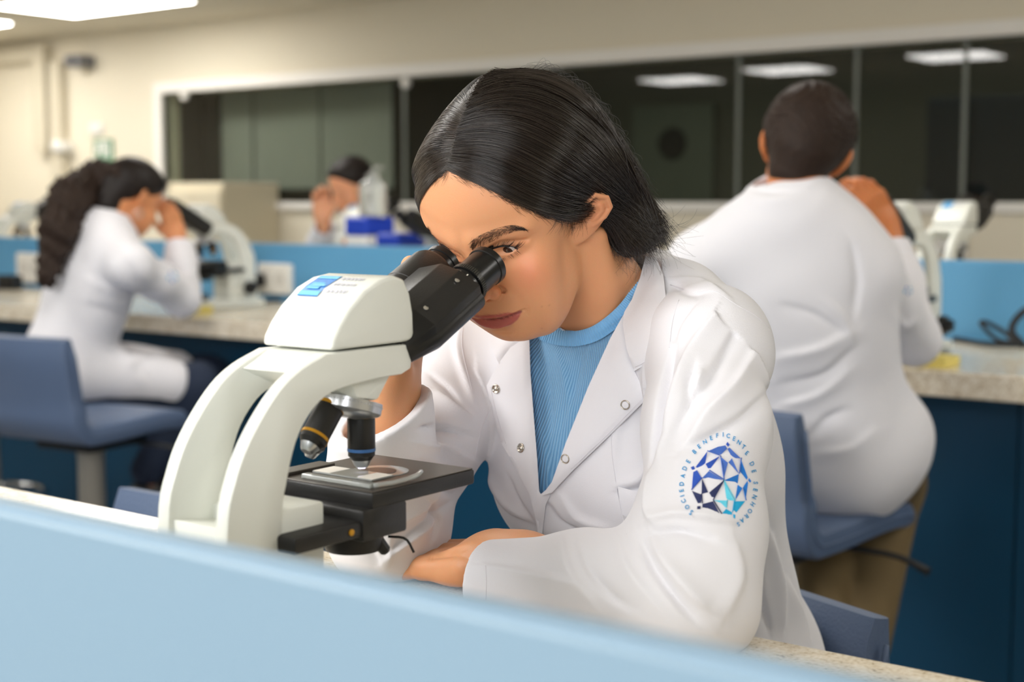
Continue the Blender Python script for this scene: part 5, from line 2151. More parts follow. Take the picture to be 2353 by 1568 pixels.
strands, US = [], []
NST = int(6000 / FINE)
idx = np.linspace(0, 39, 15).astype(int)
for s_ in range(NST):
    u = RNG.uniform(0, len(GUIDES) - 1.001)
    clump = math.floor(u * 15 + .35 * math.sin(u * 40)) / 15 + 1 / 30
    i = int(u)
    L0 = GA[i] * (1 - (u - i)) + GA[i + 1] * (u - i)
    uc = min(max(clump, 0), len(GUIDES) - 1.001)
    j = int(uc)
    Lc = GA[j] * (1 - (uc - j)) + GA[j + 1] * (uc - j)
    t = np.linspace(0, 1, 40)[:, None]
    L = L0 * (1 - .72 * t) + Lc * (.72 * t)
    a = 0 if RNG.uniform() < .72 else int(RNG.uniform(0, 18))
    e = 39 if RNG.uniform() < .35 else int(27 + 12 * RNG.uniform() ** .6)
    ph, am = RNG.uniform(0, 6.28), RNG.uniform(0, 6) + (7 if RNG.uniform() < .06 else 0)
    k = np.linspace(a, e, 16)
    L = np.stack([np.interp(k, np.arange(40), L[:, 0]), np.interp(k, np.arange(40), L[:, 1])], 1)
    tt = np.linspace(0, 1, 16)
    L[:, 1] += am * np.sin(ph + tt * RNG.uniform(2, 6)) * tt
    L[:, 0] += RNG.normal(0, 2.0) + RNG.normal(0, 16) * tt ** 4
    L[:, 1] += RNG.normal(0, 2.0) + RNG.normal(0, 16) * tt ** 4
    off = abs(RNG.normal(0, .0015)) + .0003 + .0016 * (.5 + .5 * math.sin(clump * 61.0))
    dep = 1.42
    pts = []
    for f, (x, y) in zip(tt, L):
        q, dep = shell_pt(x, y, off * (1 + f), dep)
        pts.append(q)
    pts = np.array(pts)
    for _ in range(2):
        pts[1:-1] = .5 * pts[1:-1] + .25 * (pts[:-2] + pts[2:])
    strands.append(pts)
    US.append(u if a == 0 else -1)
# far side of the parting: same growth, mirrored about the parting
far = []
HC = HT + HR @ np.array([0, -.005, .02])


def unit3(v):
    return v / (np.linalg.norm(v) + 1e-9)


for pts, u in list(zip(strands, US)):
    if u < .9:
        continue
    q = (pts - HT) @ HR
    q[:, 0] = 2 * q[0, 0] + .0006 - q[:, 0]
    w3 = HT + q @ HR.T
    o3 = []
    for p3 in w3:
        dirp = unit3(p3 - HC)
        best = None
        for B3 in (SHB, SKB):
            f = B3.ray_cast(Vector(HC + dirp * .25), Vector(-dirp))
            if f[0] is not None and (best is None or np.linalg.norm(np.array(f[0]) - HC) > np.linalg.norm(best - HC)):
                best = np.array(f[0])
        best = p3 if best is None else best
        o3.append(best + dirp * (.0005 + .0012 * RNG.uniform()))
    o3 = np.array(o3)
    o3[1:-1] = .5 * o3[1:-1] + .25 * (o3[:-2] + o3[2:])
    far.append(o3)
o = hair_obj('hair_strand', strands + far, .00021, .00010, M_STRAND, hair)
o.matrix_parent_inverse = Matrix.Identity(4)
o['kind'] = 'stuff'
# loose single hairs
fly = []
for _ in range(320):
    kind = RNG.uniform()
    if kind < .35:      # over the crown and back outline
        i = RNG.integers(5, 30)
        b = GA[-1][i] + RNG.normal(0, 4, 2)
        d = np.array([GA[-1][i + 5][0] - GA[-1][i][0], GA[-1][i + 5][1] - GA[-1][i][1]])
        d = d / np.linalg.norm(d)
        n = np.array([d[1], -d[0]])
        ln = RNG.uniform(25, 90)
        c = RNG.uniform(4, 26)
        line = [b + d * ln * f + n * c * math.sin(math.pi * min(f * 1.1, 1)) * (1 if f < .9 else .8) for f in np.linspace(0, 1, 8)]
    elif kind < .75:    # wispy ends over the collar
        b = np.array([RNG.uniform(1440, 1515), RNG.uniform(515, 560)])
        a0 = RNG.uniform(-.5, 1.7)
        ln = RNG.uniform(30, 110)
        cv = RNG.normal(0, .9)
        line = [b]
        for f in range(7):
            line.append(line[-1] + np.array([math.cos(a0), math.sin(a0)]) * ln / 7)
            a0 += cv / 7
    else:               # down the neck below the ear
        b = np.array([RNG.uniform(1375, 1440), RNG.uniform(530, 575)])
        a0 = RNG.uniform(1.2, 2.2)
        ln = RNG.uniform(30, 90)
        cv = RNG.normal(0, 1.6)
        line = [b]
        for f in range(7):
            line.append(line[-1] + np.array([math.cos(a0), math.sin(a0)]) * ln / 7)
            a0 += cv / 7
    d0 = shell_pt(*line[0], 0, 1.45)[1]
    fly.append(np.array([P(x, y, d0 - .004 * k / 7) for k, (x, y) in enumerate(line)]))
o = hair_obj('loose_hair', fly, .00010, .00005, M_STRAND, hair)
o.matrix_parent_inverse = Matrix.Identity(4)
o['kind'] = 'stuff'
# fine hairs at the temple
tem = []
for _ in range(170):
    x, y = RNG.uniform(1230, 1335), 0
    y = np.interp(x, [1230, 1290, 1335], [474, 492, 492]) + RNG.normal(0, 5)
    a0 = RNG.uniform(.7, 1.7) if x > 1275 else RNG.uniform(.2, .8)
    ln = RNG.uniform(14, 55) if x > 1275 else RNG.uniform(10, 28)
    line = []
    for f in np.linspace(0, 1, 6):
        q = px_snap(x + math.cos(a0 + f * .4) * ln * f, y + math.sin(a0 + f * .4) * ln * f, .0008)
        line.append(q)
    if all(q is not None for q in line):
        tem.append(np.array(line))
for _ in range(800):
    t = RNG.uniform(0, 1)
    x = 985 + t * 270
    y = np.interp(x, [985, 1034, 1074, 1126, 1182, 1255], [412, 390, 408, 432, 466, 496]) + RNG.normal(-1, 6)
    a0 = (RNG.uniform(1.8, 3.0) if x < 1034 else RNG.uniform(-.1, .9))
    ln = RNG.uniform(8, 30)
    line = [px_snap(x + math.cos(a0) * ln * f, y + math.sin(a0) * ln * f, .0009) for f in (0, .2, .4, .6, .8, 1)]
    if all(q is not None for q in line):
        tem.append(np.array(line))
o = hair_obj('temple_hair', tem, .00010, .00004, M_STRAND, hair)
o.matrix_parent_inverse = Matrix.Identity(4)
o['kind'] = 'stuff'
# ------------------------------------------------------------------ embroidered emblem on the sleeve
def zpt(x, y):
    return (1530 + x / 6.031, 970 + y / 6.031)


EM = {'royal': (66, 106, 190), 'deep': (40, 84, 186), 'mid': (16, 112, 198), 'navy': (36, 46, 92), 'cyan': (96, 206, 230), 'sky': (10, 166, 216)}
EMM = {k: mat('thread_' + k, v, 0.6, bump=(1500, 0.3), var=(300, 0.08)) for k, v in EM.items()}
POLYS = [('royal', [(585, 405), (720, 345), (825, 325), (850, 370), (748, 470)]), ('royal', [(880, 355), (1040, 505), (920, 500), (855, 375)]),
         ('deep', [(575, 408), (545, 578), (440, 650), (415, 622)]), ('deep', [(748, 472), (600, 672), (550, 582)]),
         ('royal', [(755, 480), (860, 565), (800, 800)]), ('royal', [(915, 505), (1012, 718), (868, 560)]),
         ('mid', [(1042, 520), (1135, 770), (1115, 815), (1020, 715)]), ('deep', [(432, 668), (495, 775), (358, 940), (380, 695)]),
         ('royal', [(597, 680), (790, 800), (500, 780)]), ('mid', [(1012, 722), (995, 855), (805, 812)]),
         ('mid', [(1130, 815), (1140, 850), (1105, 1085), (1065, 915)]), ('mid', [(995, 870), (1062, 918), (962, 1090)]),
         ('navy', [(500, 780), (585, 975), (495, 1000)]), ('navy', [(790, 820), (655, 1075), (600, 980)]),
         ('navy', [(360, 955), (490, 1005), (490, 1130), (452, 1145)]), ('navy', [(505, 1140), (655, 1100), (745, 1275), (715, 1248), (508, 1190)]),
         ('cyan', [(805, 820), (950, 1090), (845, 1088)]), ('cyan', [(665, 1085), (845, 1090), (830, 1190), (760, 1120)]),
         ('sky', [(950, 1100), (1100, 1098), (970, 1265), (930, 1250)]), ('sky', [(770, 1280), (835, 1205), (920, 1255), (915, 1285)]),
         ('deep', [(855, 275), (885, 318), (862, 345), (832, 310)]), ('deep', [(345, 630), (385, 610), (405, 650), (370, 675)]),
         ('mid', [(1155, 780), (1185, 820), (1160, 850), (1138, 815)]), ('navy', [(435, 1170), (480, 1165), (480, 1215), (432, 1218)]),
         ('sky', [(935, 1275), (965, 1290), (960, 1345), (935, 1325)])]
for col, pl in POLYS:
    coat_child(drape('emblem_patch', [zpt(*q) for q in pl], CB, EMM[col], None, off=.0012, thick=.0009, puff=.0002, step=5))
# thin outline stitches between the facets
for a, b, col in (((358, 945), (500, 780), 'deep'), ((575, 408), (748, 470), 'royal'), ((600, 675), (800, 805), 'royal'), ((755, 475), (805, 810), 'royal'), ((1040, 505), (1012, 720), 'royal'),
                  ((655, 1085), (800, 815), 'navy'), ((800, 815), (960, 1095), 'cyan'), ((655, 1090), (770, 1280), 'navy'), ((1105, 1090), (1065, 915), 'mid'), ((495, 1000), (505, 1135), 'navy'), ((835, 1195), (850, 1085), 'cyan'), ((920, 1250), (945, 1095), 'sky')):
    seam([zpt(*a), zpt((a[0] + b[0]) / 2, (a[1] + b[1]) / 2), zpt(*b)], CB, r=.0005, off=.0009, name='emblem_stitch', m=EMM[col])
LET = [('S', 350, 1260), ('O', 295, 1190), ('C', 247, 1105), ('I', 230, 1032), ('E', 218, 958), ('D', 220, 865), ('A', 237, 755), ('D', 262, 650), ('E', 310, 555),
       ('B', 395, 420), ('E', 460, 347), ('N', 538, 282), ('E', 628, 230), ('F', 710, 195), ('I', 792, 183), ('C', 862, 200), ('E', 942, 237), ('N', 1008, 288), ('T', 1070, 350), ('E', 1115, 435),
       ('D', 1185, 585), ('E', 1212, 688), ('S', 1235, 850), ('E', 1230, 948), ('N', 1220, 1045), ('H', 1195, 1145), ('O', 1155, 1240), ('R', 1108, 1313), ('A', 1050, 1370), ('S', 998, 1420)]
M_LETTER = mat('thread_letter', (14, 144, 204), 0.6, var=(400, 0.08))
glyphs = {}
for ch in sorted(set(l[0] for l in LET)):
    cu = bpy.data.curves.new('glyph', 'FONT')
    cu.body = ch
    cu.align_x, cu.align_y = 'CENTER', 'CENTER'
    cu.resolution_u = 4
    cu.offset = 0.022
    ob = bpy.data.objects.new('glyph', cu)
    COL.objects.link(ob)
    bpy.context.view_layer.update()
    me = bpy.data.meshes.new_from_object(ob.evaluated_get(bpy.context.evaluated_depsgraph_get()))
    vs = np.array([v.co[:2] for v in me.vertices])
    vs -= (vs.max(0) + vs.min(0)) / 2
    glyphs[ch] = (vs, [tuple(p.vertices) for p in me.polygons])
    bpy.data.objects.remove(ob)
    bpy.data.curves.remove(cu)
    bpy.data.meshes.remove(me)
ecx, ecy = 770, 830
for ch, x, y in LET:
    vs, fs = glyphs[ch]
    up = np.array([x - ecx, y - ecy], float)
    up /= np.linalg.norm(up)
    rt = np.array([-up[1], up[0]])
    sc = 62 / max(np.ptp(vs[:, 1]), .1)
    bm = bmesh.new()
    vv = []
    base = None
    for a, b in vs:
        q = np.array([x, y]) + rt * a * sc * .9 + up * b * sc
        h, n = cast(CB, *zpt(*q))
        base = h if h is not None else base
        vv.append(bm.verts.new((h if h is not None else base) + (n if n is not None else 0) * .0009))
    for f in fs:
        try:
            bm.faces.new([vv[i] for i in f])
        except ValueError:
            pass
    coat_child(obm('emblem_letter', bm, M_LETTER))

# ------------------------------------------------------------------ people at the back
def unit(v):
    v = np.asarray(v, float)
    return v / np.linalg.norm(v)


def head_frame(fwd, upv):
    f = unit(fwd)
    u = unit(np.asarray(upv, float) - f * (np.asarray(upv, float) @ f))
    return np.stack([np.cross(f, u), f, u], 1)


def build_person(label, base, J, skin, hair_fn, h=.006, trousers=None, coat_mat=None, lap=True, emblem=None):
    t = thing('person', label, 'person', (base[0], base[1], 0))
    Rh, Th = head_frame(J['face'], J['crown']), np.asarray(J['head'])
    nk, pv = np.asarray(J['neck']), np.asarray(J['pelvis'])
    sl, sr = np.asarray(J['sl']), np.asarray(J['sr'])
    ax = unit(nk - pv)
    sx = unit(sr - sl)
    fy = unit(np.cross(ax, sx))      # forward
    sx = np.cross(fy, ax)
    T = np.stack([sx, fy, ax], 1)
    ch = pv + (nk - pv) * .64
    wa = pv + (nk - pv) * .30

    def torso(p, g):
        d = s_ell(p, ch, (.158 + g, .115 + g, .19 + g), T)
        d = smin(d, s_ell(p, wa, (.140 + g, .108 + g, .19 + g), T), .07)
        d = smin(d, s_ell(p, pv, (.150 + g, .122 + g, .15 + g), T), .07)
        for s, e in ((sl, -1), (sr, 1)):
            d = smin(d, s_cone(p, nk + T @ np.array([e * .035, -.01, -.04]), s + np.array([0, 0, -.015]), .058 + g, .052 + g), .06)
        return d

    def neck(p):
        return s_cone(p, Th + Rh @ np.array([0, -.035, -.035]), nk + T @ np.array([0, -.005, -.03]), .053, .058)
    hands = []
    for k, left in (('l', True), ('r', False)):
        if J.get('h' + k) is None:
            continue
        W, X, Z = [np.asarray(v, float) for v in J['h' + k]]
        el = np.asarray(J['e' + k])
        hands.append((W, X, Z, left, el))

    def skin_f(p):
        d = smin(head_sdf((p - Th) @ Rh), neck(p), .02)
        return d

    parts = []
    V, Q = surface_net(skin_f, Th - .24, Th + .17, h * .62)
    parts.append((relax(V, Q, 1), Q, True))
    for W, X, Z, left, el in hands:
        f = lambda p: smin(hand_sdf(p, W, X, Z, left, ((.5, .8, .4), (.5, .85, .4), (.55, .9, .4), (.6, .9, .4))), s_cone(p, el * .5 + W * .5, W, .033, .025), .02)
        V, Q = surface_net(f, W - .17, W + .17, h * .6)
        parts.append((V, Q, False))

    def leg_f(p, g=0.0):
        d = None
        for k in ('l', 'r'):
            e = s_chain(p, [pv + T @ np.array([(-.085 if k == 'l' else .085), .02, -.04]), J['k' + k], J['a' + k]], [.085 + g, .062 + g, .046 + g], .03)
            d = e if d is None else smin(d, e, .02)
        return d

    def inner(p):
        d = smin(torso(p, -.012), leg_f(p, -.012), .05)
        for s, e, W in ((sl, J['el'], J['wl']), (sr, J['er'], J['wr'])):
            d = smin(d, s_chain(p, [s, e, W], [.04, .036, .026]), .03)
        for a in (J['al'], J['ar']):
            d = smin(d, s_cone(p, a, np.asarray(a) + np.array([0, 0, -.05]), .034, .034), .02)
        return d
    allp = np.array([J[k] for k in ('sl', 'sr', 'el', 'er', 'wl', 'wr', 'kl', 'kr', 'al', 'ar', 'pelvis', 'neck')])
    lo, hi = allp.min(0) - .26, allp.max(0) + .26
    V, Q = surface_net(inner, lo, hi, .014)
    parts.append((V, Q, False))
    vs, qs, cs, n = [], [], [], 0
    for V, Q, hd in parts:
        cs.append(skin_colors(V, (V - Th) @ Rh if hd else None, skin, (150, 78, 70), tuple(v * .98 for v in skin)))
        vs.append(V)
        qs.append(Q + n)
        n += len(V)
    world_child(link('body', mesh_from('body', np.concatenate(vs), np.concatenate(qs), np.concatenate(cs)), M_SKIN), t)

    def coat_fn(p):
        d = torso(p, .016)
        for s, e, W in ((sl, J['el'], J['wl']), (sr, J['er'], J['wr'])):
            s, e, W = map(np.asarray, (s, e, W))
            c = s_chain(p, [s + np.array([0, 0, -.01]), s * .5 + e * .5, e, e * .4 + W * .6, W], [.062, .060, .055, .050, .045], .03)
            n = unit(W - e)
            c = smax(c, (p - W) @ n, .006)
            c = smax(c, -s_cone(p, W + n * .02, W - n * .06, .036, .034), .004)
            d = smin(d, c, .03)
        d = smin(d, s_ell(p, pv + T @ np.array([0, -.010, -.035]), (.150, .122, .095), T), .05)
        if lap:
            for k, e in (('l', -1), ('r', 1)):
                a = pv + T @ np.array([e * .09, .02, .0])
                kk = np.asarray(J['k' + k])
                d = smin(d, s_cone(p, a, a * .25 + kk * .75, .098, .080), .05)
        d = smax(d, -s_cone(p, nk + ax * .12 + fy * .05, nk + fy * .02 - ax * .005, .078, .058), .006)
        # standing collar
        col = np.abs(s_cone(p, nk - ax * .035 - fy * .005, nk + ax * .035 - fy * .012, .080, .066)) - .006
        col = smax(col, ((p - (nk + ax * .030 - fy * .012)) @ unit(ax - fy * .15)), .006)
        col = smax(col, -((p - (nk - ax * .05)) @ ax), .006)
        d = smin(d, col, .012)
        for g in J.get('wrinkles', []):
            d = d - g[3] * np.exp(-(s_cone(p, g[0], g[1], 0.0) / g[2]) ** 2)
        return d
    V, Q = surface_net(coat_fn, lo, hi, h)
    V = relax(V, Q, 2)
    N = vnormals(V, Q)
    nz = np.zeros(len(V))
    for k in range(8):
        dv = unit(RNG.normal(size=3))
        nz += np.sin(V @ dv * RNG.uniform(18, 45) + RNG.uniform(0, 6)) / 8
    V = V + N * (nz * .0045)[:, None]
    if 'strokes' in J:
        V = strokes_apply(V, N, J['strokes'])
    ct = world_child(link('lab_coat', mesh_from('lab_coat', V, Q), coat_mat or M_COAT), t)
    if trousers is not None:
        def trf(p):
            return smin(leg_f(p, .010), s_ell(p, pv + np.array([0, 0, -.03]), (.165, .13, .10), T), .03)
        V, Q = surface_net(trf, lo, hi, h * 1.4)
        world_child(link('trousers', mesh_from('trousers', relax(V, Q, 2), Q), trousers), t)
        for a in (J['al'], J['ar']):
            a = np.asarray(a)
            f2 = np.array([fy[0], fy[1], 0])
            V, Q = surface_net(lambda p: s_chain(p, [a + np.array([0, 0, -.075]) - f2 * .02, a + f2 * .07 + np.array([0, 0, -.09]), a + f2 * .15 + np.array([0, 0, -.10])], [.045, .042, .034], .02), a - .28, a + .25, h * 1.5)
            world_child(link('shoe', mesh_from('shoe', V, Q), M_BLACK), t)
    hv, hm, nm = hair_fn(Th, Rh, h)
    hh = world_child(link('hair', mesh_from('hair', *hv), hm), t)
    return t, ct, hh, (Th, Rh, T)


def cap_hair(Th, Rh, h, off=.012, low=0.0, curly=0.0, extra=None, hm=None):
    def f(p):
        q = (p - Th) @ Rh
        g = q[:, 2] - hairline_z(q[:, 1]) - low * sstep(.03, -.05, q[:, 1])
        o = -.004 + .005 * sstep(-.004, .004, g) + off * sstep(0, .03, g)
        d = head_smooth(q) - o
        if curly:
            d = d - curly * (np.sin(q[:, 0] * 420) * np.sin(q[:, 1] * 390 + 1) * np.sin(q[:, 2] * 410 + 2)) * sstep(0, .01, g)
        if extra is not None:
            d = smin(d, extra(p), .02)
        return d
    V, Q = surface_net(f, Th - .45, Th + .22, h * .6)
    return (V, Q), hm or M_HAIR2, 'hair'


M_HAIR2 = mat('black_hair_far', (26, 19, 16), 0.5, spec=0.3, bump=(150, 0.6, 4), var=(60, 0.3))
M_CURL = mat('dark_curls', (44, 32, 25), 0.6, spec=0.25, bump=(90, 1.0, 5), var=(50, 0.4))

# --- the man with his back to us
mh = P(1850, 345, 2.86)
mv = unit([-.42, .82, -.30])
Jm = dict(head=mh, face=[-.46, .82, -.26], crown=[.10, .25, .9], neck=P(1805, 448, 2.84), pelvis=P(1930, 1030, 3.0),
          sl=P(1612, 590, 2.92), sr=P(1985, 600, 2.86), el=P(1640, 800, 3.22), er=P(2098, 780, 3.20), wl=P(1760, 640, 3.33), wr=P(2046, 560, 3.28),
          hr=(P(2040, 520, 3.28), P(1995, 440, 3.24) - P(2045, 545, 3.28), [.8, -.55, .3]), hl=(P(1765, 600, 3.33), P(1735, 420, 3.2) - P(1765, 600, 3.33), [-.9, .2, .2]),
          kl=P(1900, 1090, 3.20), kr=P(2045, 1110, 3.15), al=P(1890, 1500, 3.1), ar=P(1985, 1480, 3.12))
Jm['strokes'] = [([(1900, 690), (1940, 730), (1960, 790)], 14, 5), ([(1800, 700), (1870, 720), (1950, 770)], 12, -4), ([(1790, 820), (1880, 800), (1960, 760)], 18, 6),
                 ([(1800, 880), (1890, 860), (1960, 800)], 14, -6), ([(1800, 930), (1880, 905), (1950, 850)], 14, 6), ([(1960, 560), (1975, 640), (1965, 720)], 14, -7),
                 ([(2060, 720), (2080, 745), (2110, 730)], 12, 6), ([(1860, 1000), (1900, 960), (1945, 940)], 12, -7), ([(1880, 1040), (1950, 1030), (2010, 990)], 20, 5), ([(1690, 430), (1780, 440), (1880, 432)], 8, -4)]
M_KHAKI = mat('brown_trousers', (116, 98, 66), 0.8, bump=(500, 0.2), var=(12, 0.12))
man, mcoat, mhair, _ = build_person('man in white coat and brown trousers seated with his back turned', (-1.33, 2.75), Jm, (198, 122, 72),
                                    lambda a, b, c: cap_hair(a, b, c, off=.017, low=-.062, curly=.0045, hm=M_CURL, extra=lambda p: s_cone(p, a + b @ np.array([0, -.045, -.015]), (a + b @ np.array([0, -.045, -.015])) * .58 + Jm['neck'] * .42, .064, .056)), trousers=M_KHAKI)
# --- the ponytailed woman at the left
lh = P(298, 452, 4.55)
pt = [lh + head_frame([-.02, .85, -.45], [.05, .42, .9]) @ np.array([0, -.075, .035]), P(222, 408, 4.56), P(165, 455, 4.45), P(135, 530, 4.38), P(108, 640, 4.34)]


def pony(p):
    q = p + .005 * np.stack([np.sin(p[:, 2] * 95 + p[:, 0] * 120), np.cos(p[:, 2] * 110 + p[:, 1] * 140), np.sin(p[:, 0] * 180 + p[:, 1] * 120)], 1)
    return s_chain(q, pt, [.040, .050, .062, .055, .030], .03) + .006 * np.sin(p[:, 0] * 200 + p[:, 2] * 90) * np.sin(p[:, 1] * 190 - p[:, 2] * 110) * np.sin(p[:, 2] * 150 + p[:, 0] * 70)


Jl = dict(head=lh, face=[-.02, .85, -.45], crown=[.05, .42, .9], neck=P(252, 508, 4.52), pelvis=P(150, 850, 4.55),
          sl=P(205, 605, 4.85), sr=P(300, 600, 4.35), el=P(420, 660, 4.95), er=P(418, 688, 4.62), wl=P(415, 560, 5.0), wr=P(412, 560, 4.70),
          hr=(P(408, 545, 4.70), P(385, 470, 4.66) - P(408, 545, 4.70), [.85, -.3, .4]), hl=None,
          kl=P(475, 865, 5.0), kr=P(455, 885, 4.70), al=P(360, 1070, 4.85), ar=P(340, 1080, 4.65))
Jl['strokes'] = [([(200, 640), (270, 670), (350, 660)], 16, 6), ([(190, 700), (280, 720), (340, 740)], 16, -6), ([(290, 600), (330, 660), (390, 700)], 16, -7), ([(150, 700), (160, 760), (200, 800)], 16, 5),
                 ([(300, 860), (340, 820), (360, 790)], 14, -6), ([(280, 800), (310, 850), (340, 890)], 16, 5), ([(360, 600), (400, 620), (440, 610)], 10, -5)]
lw, lcoat, lhair, (Th, Rh, T) = build_person('woman with long curly ponytail and hoop earring in white coat at the left', (-3.62, 2.66), Jl, (214, 146, 100),
                                             lambda a, b, c: cap_hair(a, b, c, off=.008, low=-.03, hm=M_HAIR2, extra=lambda p: s_cone(p, a + b @ np.array([0, -.052, -.005]), a + b @ np.array([0, -.060, -.055]), .052, .046)), trousers=M_DENIM)
V, Q = surface_net(pony, np.min(pt, 0) - .12, np.max(pt, 0) + .12, .0045)
world_child(link('ponytail', mesh_from('ponytail', V, Q), M_CURL), lw)
er = Th + Rh @ np.array([.082, -.004, -.058])
ring = [er + Rh @ np.array([.004 * math.sin(a), .014 * math.cos(a), .014 * math.sin(a)]) for a in np.linspace(0, 2 * math.pi, 25)]
world_child(obm('hoop_earring', bm_tube(ring, .0022, 8), M_CHROME, smooth=True), lw)
# --- the far woman beyond the divider
fhd = P(812, 428, 6.02)
Jf = dict(head=fhd, face=[-.12, -.86, -.42], crown=[0, -.4, .9], neck=P(845, 512, 6.18), pelvis=P(868, 795, 6.48),
          sl=P(905, 560, 5.95), sr=P(775, 560, 6.25), el=P(900, 640, 5.7), er=P(720, 610, 6.0), wl=P(800, 560, 5.6), wr=P(745, 520, 5.72),
          hr=(P(742, 505, 5.72), P(735, 435, 5.70) - P(742, 505, 5.72), [-.5, .5, .3]), hl=None,
          kl=P(820, 800, 5.9), kr=P(760, 800, 6.0), al=P(830, 1000, 5.95), ar=P(770, 1000, 6.05))
fw_, fcoat, fhair, _ = build_person('woman in white coat facing us over a microscope beyond the back divider', (-4.0, 4.95), Jf, (222, 160, 122),
                                    lambda a, b, c: cap_hair(a, b, c, off=.010, hm=M_HAIR2), trousers=M_DENIM)
make_stool('stool under the far woman, hidden behind the back bench', (float(Jf['pelvis'][0]), float(Jf['pelvis'][1]) + .02, 0), PI, .62, .86)
# small sleeve emblems
for par, (ex, ey), r_, bv in ((lcoat, (395, 637), 14, None), (mcoat, (2086, 668), 11, None)):
    vv = np.empty(len(par.data.vertices) * 3)
    par.data.vertices.foreach_get('co', vv)
    B_ = BVHTree.FromPolygons(vv.reshape(-1, 3).tolist(), [tuple(p.vertices) for p in par.data.polygons])
    for k in range(5):
        a = k * 2 * math.pi / 5
        pl = [(ex + r_ * math.cos(a), ey + r_ * math.sin(a)), (ex + r_ * math.cos(a + .8), ey + r_ * math.sin(a + .8)), (ex + 3 * math.cos(a + .4), ey + 3 * math.sin(a + .4))]
        o = drape('emblem_patch', pl, B_, EMM['royal' if k % 2 else 'sky'], None, off=.002, thick=.001, puff=0, step=6)
        o.parent = par
        o.matrix_parent_inverse = Matrix.Identity(4)

# ------------------------------------------------------------------ things on the back benches
M_CLEAR = mat('clear_plastic', (225, 228, 225), 0.1, trans=0.7, var=(20, 0.03))
M_CABLE = mat('black_cable', (24, 28, 34), 0.5, var=(20, 0.1))
M_CAPB = mat('cobalt_cap', (28, 66, 186), 0.35, var=(20, 0.06))


def bottle(label, loc, h, r, cap, body, group=None):
    t = thing('wash_bottle', label, 'bottle', loc, 0, group)
    obm('bottle_body', bm_lathe([(0, r * .9), (.004, r), (h * .66, r), (h * .78, r * .8), (h * .84, r * .45), (h * .86, r * .42)], (0, 0, 0), (0, 0, 1), 24), body, t, auto=40)
    c = obm('cap', bm_lathe([(0, r * .5), (h * .1, r * .5), (h * .12, r * .2)], (0, 0, h * .85), (0, 0, 1), 20), cap, t, auto=40)
    obm('nozzle', bm_tube([(0, 0, h * .95), (0, 0, h * 1.06), (.03, 0, h * 1.1), (.06, 0, h * 1.06)], [.006, .005, .004, .003], 8, smooth_n=12), cap, c, smooth=True)
    return t


def at_px(px, y):
    """bench point under a photo column, at distance y from the camera wall line"""
    q = on_y(px, 600, y)
    return (float(q[0]), y, ZT)


b1 = at_px(850, 4.08)
t = thing('supply_box', 'white plastic box with open blue lid right of the far woman', 'box', b1)
obm('box_body', bm_box(-.055, .055, -.08, .08, 0, .26, .012, 3), M_WHITE, t)
obm('lid', bm_box(-.057, .057, -.082, .082, .26, .33, .012, 3), M_CAPB, t)
bottle('clear bottle with blue base standing on the white box with the blue lid', (b1[0] + .02, b1[1], ZT + .33), .17, .055, M_CLEAR, M_CLEAR)
b2 = at_px(922, 4.08)
t = thing('supply_box', 'low white box with blue lid beside the head of the woman in front', 'box', b2)
obm('box_body', bm_box(-.055, .055, -.08, .08, 0, .22, .012, 3), M_WHITE, t)
obm('lid', bm_box(-.057, .057, -.082, .082, .22, .27, .012, 3), M_CAPB, t)
b3 = at_px(1014, 4.13)
s6 = scope_copy('microscope of which only black eyepieces show beside the front woman\'s forehead', (b3[0] - .02, b3[1] + .05, .90), PI, 1.05)
for lb, px, y in (('yellow note pad on the bench by the ponytailed woman\'s elbow', 440, 3.36), ('yellow note pad on the bench by the man\'s elbow', 2148, 3.30)):
    x, yy, z = at_px(px, y)
    t = thing('note_pad', lb, 'note pad', (x, yy, z))
    obm('pad', bm_box(-.05, .05, -.05, .05, 0, .022, .002), mat('note_yellow', (232, 214, 120), 0.6, var=(30, .03)) if 'note_yellow' not in bpy.data.materials else bpy.data.materials['note_yellow'], t)
    obm('top_sheet', bm_box(-.049, .049, -.049, .049, .0225, .024), bpy.data.materials['note_yellow'], t)
q = on_z(2160, 832, ZT)
t = thing('glass_dish', 'small clear glass dish near the bench edge by the man\'s elbow', 'dish', (float(q[0]), float(q[1]), ZT))
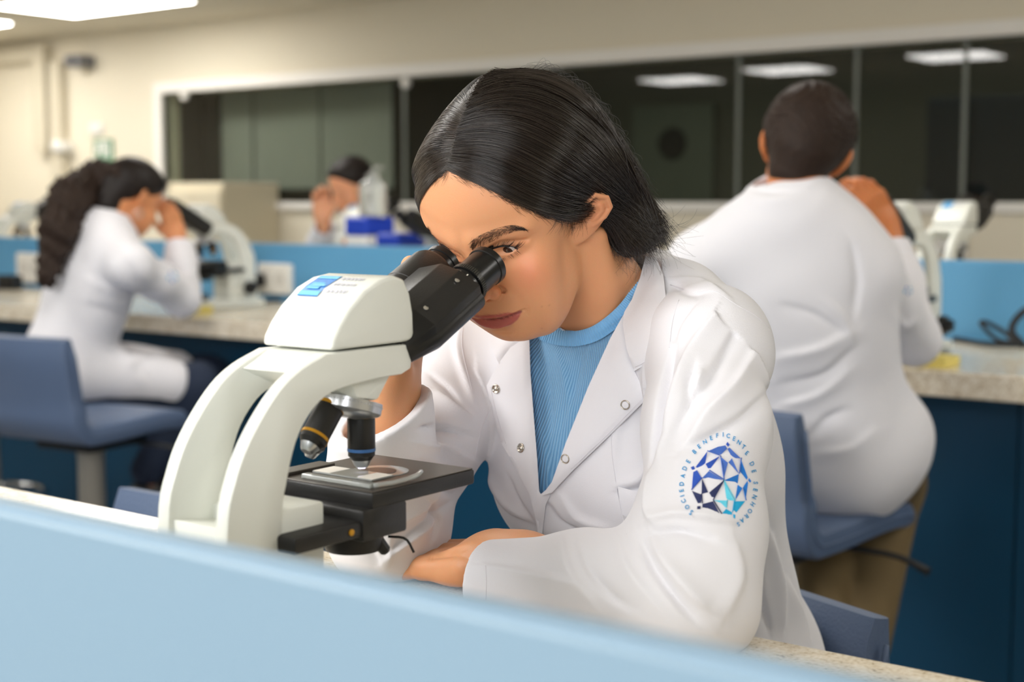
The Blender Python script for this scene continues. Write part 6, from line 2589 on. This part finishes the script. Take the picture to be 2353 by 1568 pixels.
obm('dish_wall', bm_lathe([(0, .02), (.002, .024), (.028, .025), (.028, .023), (.004, .022), (.003, .001)], (0, 0, 0), (0, 0, 1), 24, caps=False), M_CLEAR, t, auto=40)
obm('dish_lid', bm_lathe([(.028, .026), (.031, .026), (.033, .02)], (0, 0, 0), (0, 0, 1), 24), M_CLEAR, t, auto=40)
# power adapters and cables
for lb, px, y, s_ in (('black power plug beside the white outlet box on the blue divider', 583, YBP - .05, 1), ('black adapter block at the far left on the back bench', 22, YBP - .15, 1.3)):
    q = on_y(px, 641, y)
    t = thing('power_adapter', lb, 'adapter', (float(q[0]), y, ZT if px < 100 else float(q[2]) - .03))
    obm('adapter_body', bm_box(-.045 * s_, .045 * s_, -.03, .03, 0, .05 * s_, .008, 2), M_BLACK, t)
    obm('cable_stub', bm_tube([(0, -.03, .02), (0, -.06, .015), (.03, -.09, .006)], .006, 8, smooth_n=8), M_CABLE, t, smooth=True)


def cable(label, pts, r=.007):
    p = np.array(pts, float)
    bm = bm_tube(p, r, 8, smooth_n=60)
    o = obm('power_cable', bm, M_CABLE, smooth=True)
    return tag(o, label, 'cable', None)


def bpx(px, py, dz=.008):
    q = on_z(px, py, ZT + dz)
    return q


c1 = [bpx(2172, 768), bpx(2192, 778), bpx(2225, 784), bpx(2262, 790), bpx(2300, 792), bpx(2345, 793), bpx(2400, 795)]
cable('grey blue cable lying along the back bench right of the man\'s microscope', c1)


def upx(px, py, y):
    return on_y(px, py, y)


cable('looped grey blue cable standing up from the bench before the blue divider', [upx(2330, 790, 3.72), upx(2290, 780, 3.73), upx(2255, 745, 3.75), upx(2268, 742, 3.76), upx(2310, 765, 3.75), upx(2330, 790, 3.72)], .006)
cable('thick curved grey blue cable rising at the right edge of the photo', [upx(2352, 795, 3.70), upx(2326, 765, 3.72), upx(2334, 735, 3.74), upx(2370, 705, 3.75), upx(2420, 690, 3.75)], .010)
cable('thin black cable behind the ponytailed woman\'s microscope', [bpx(560, 690), bpx(590, 694), bpx(640, 690), bpx(700, 688)], .006)
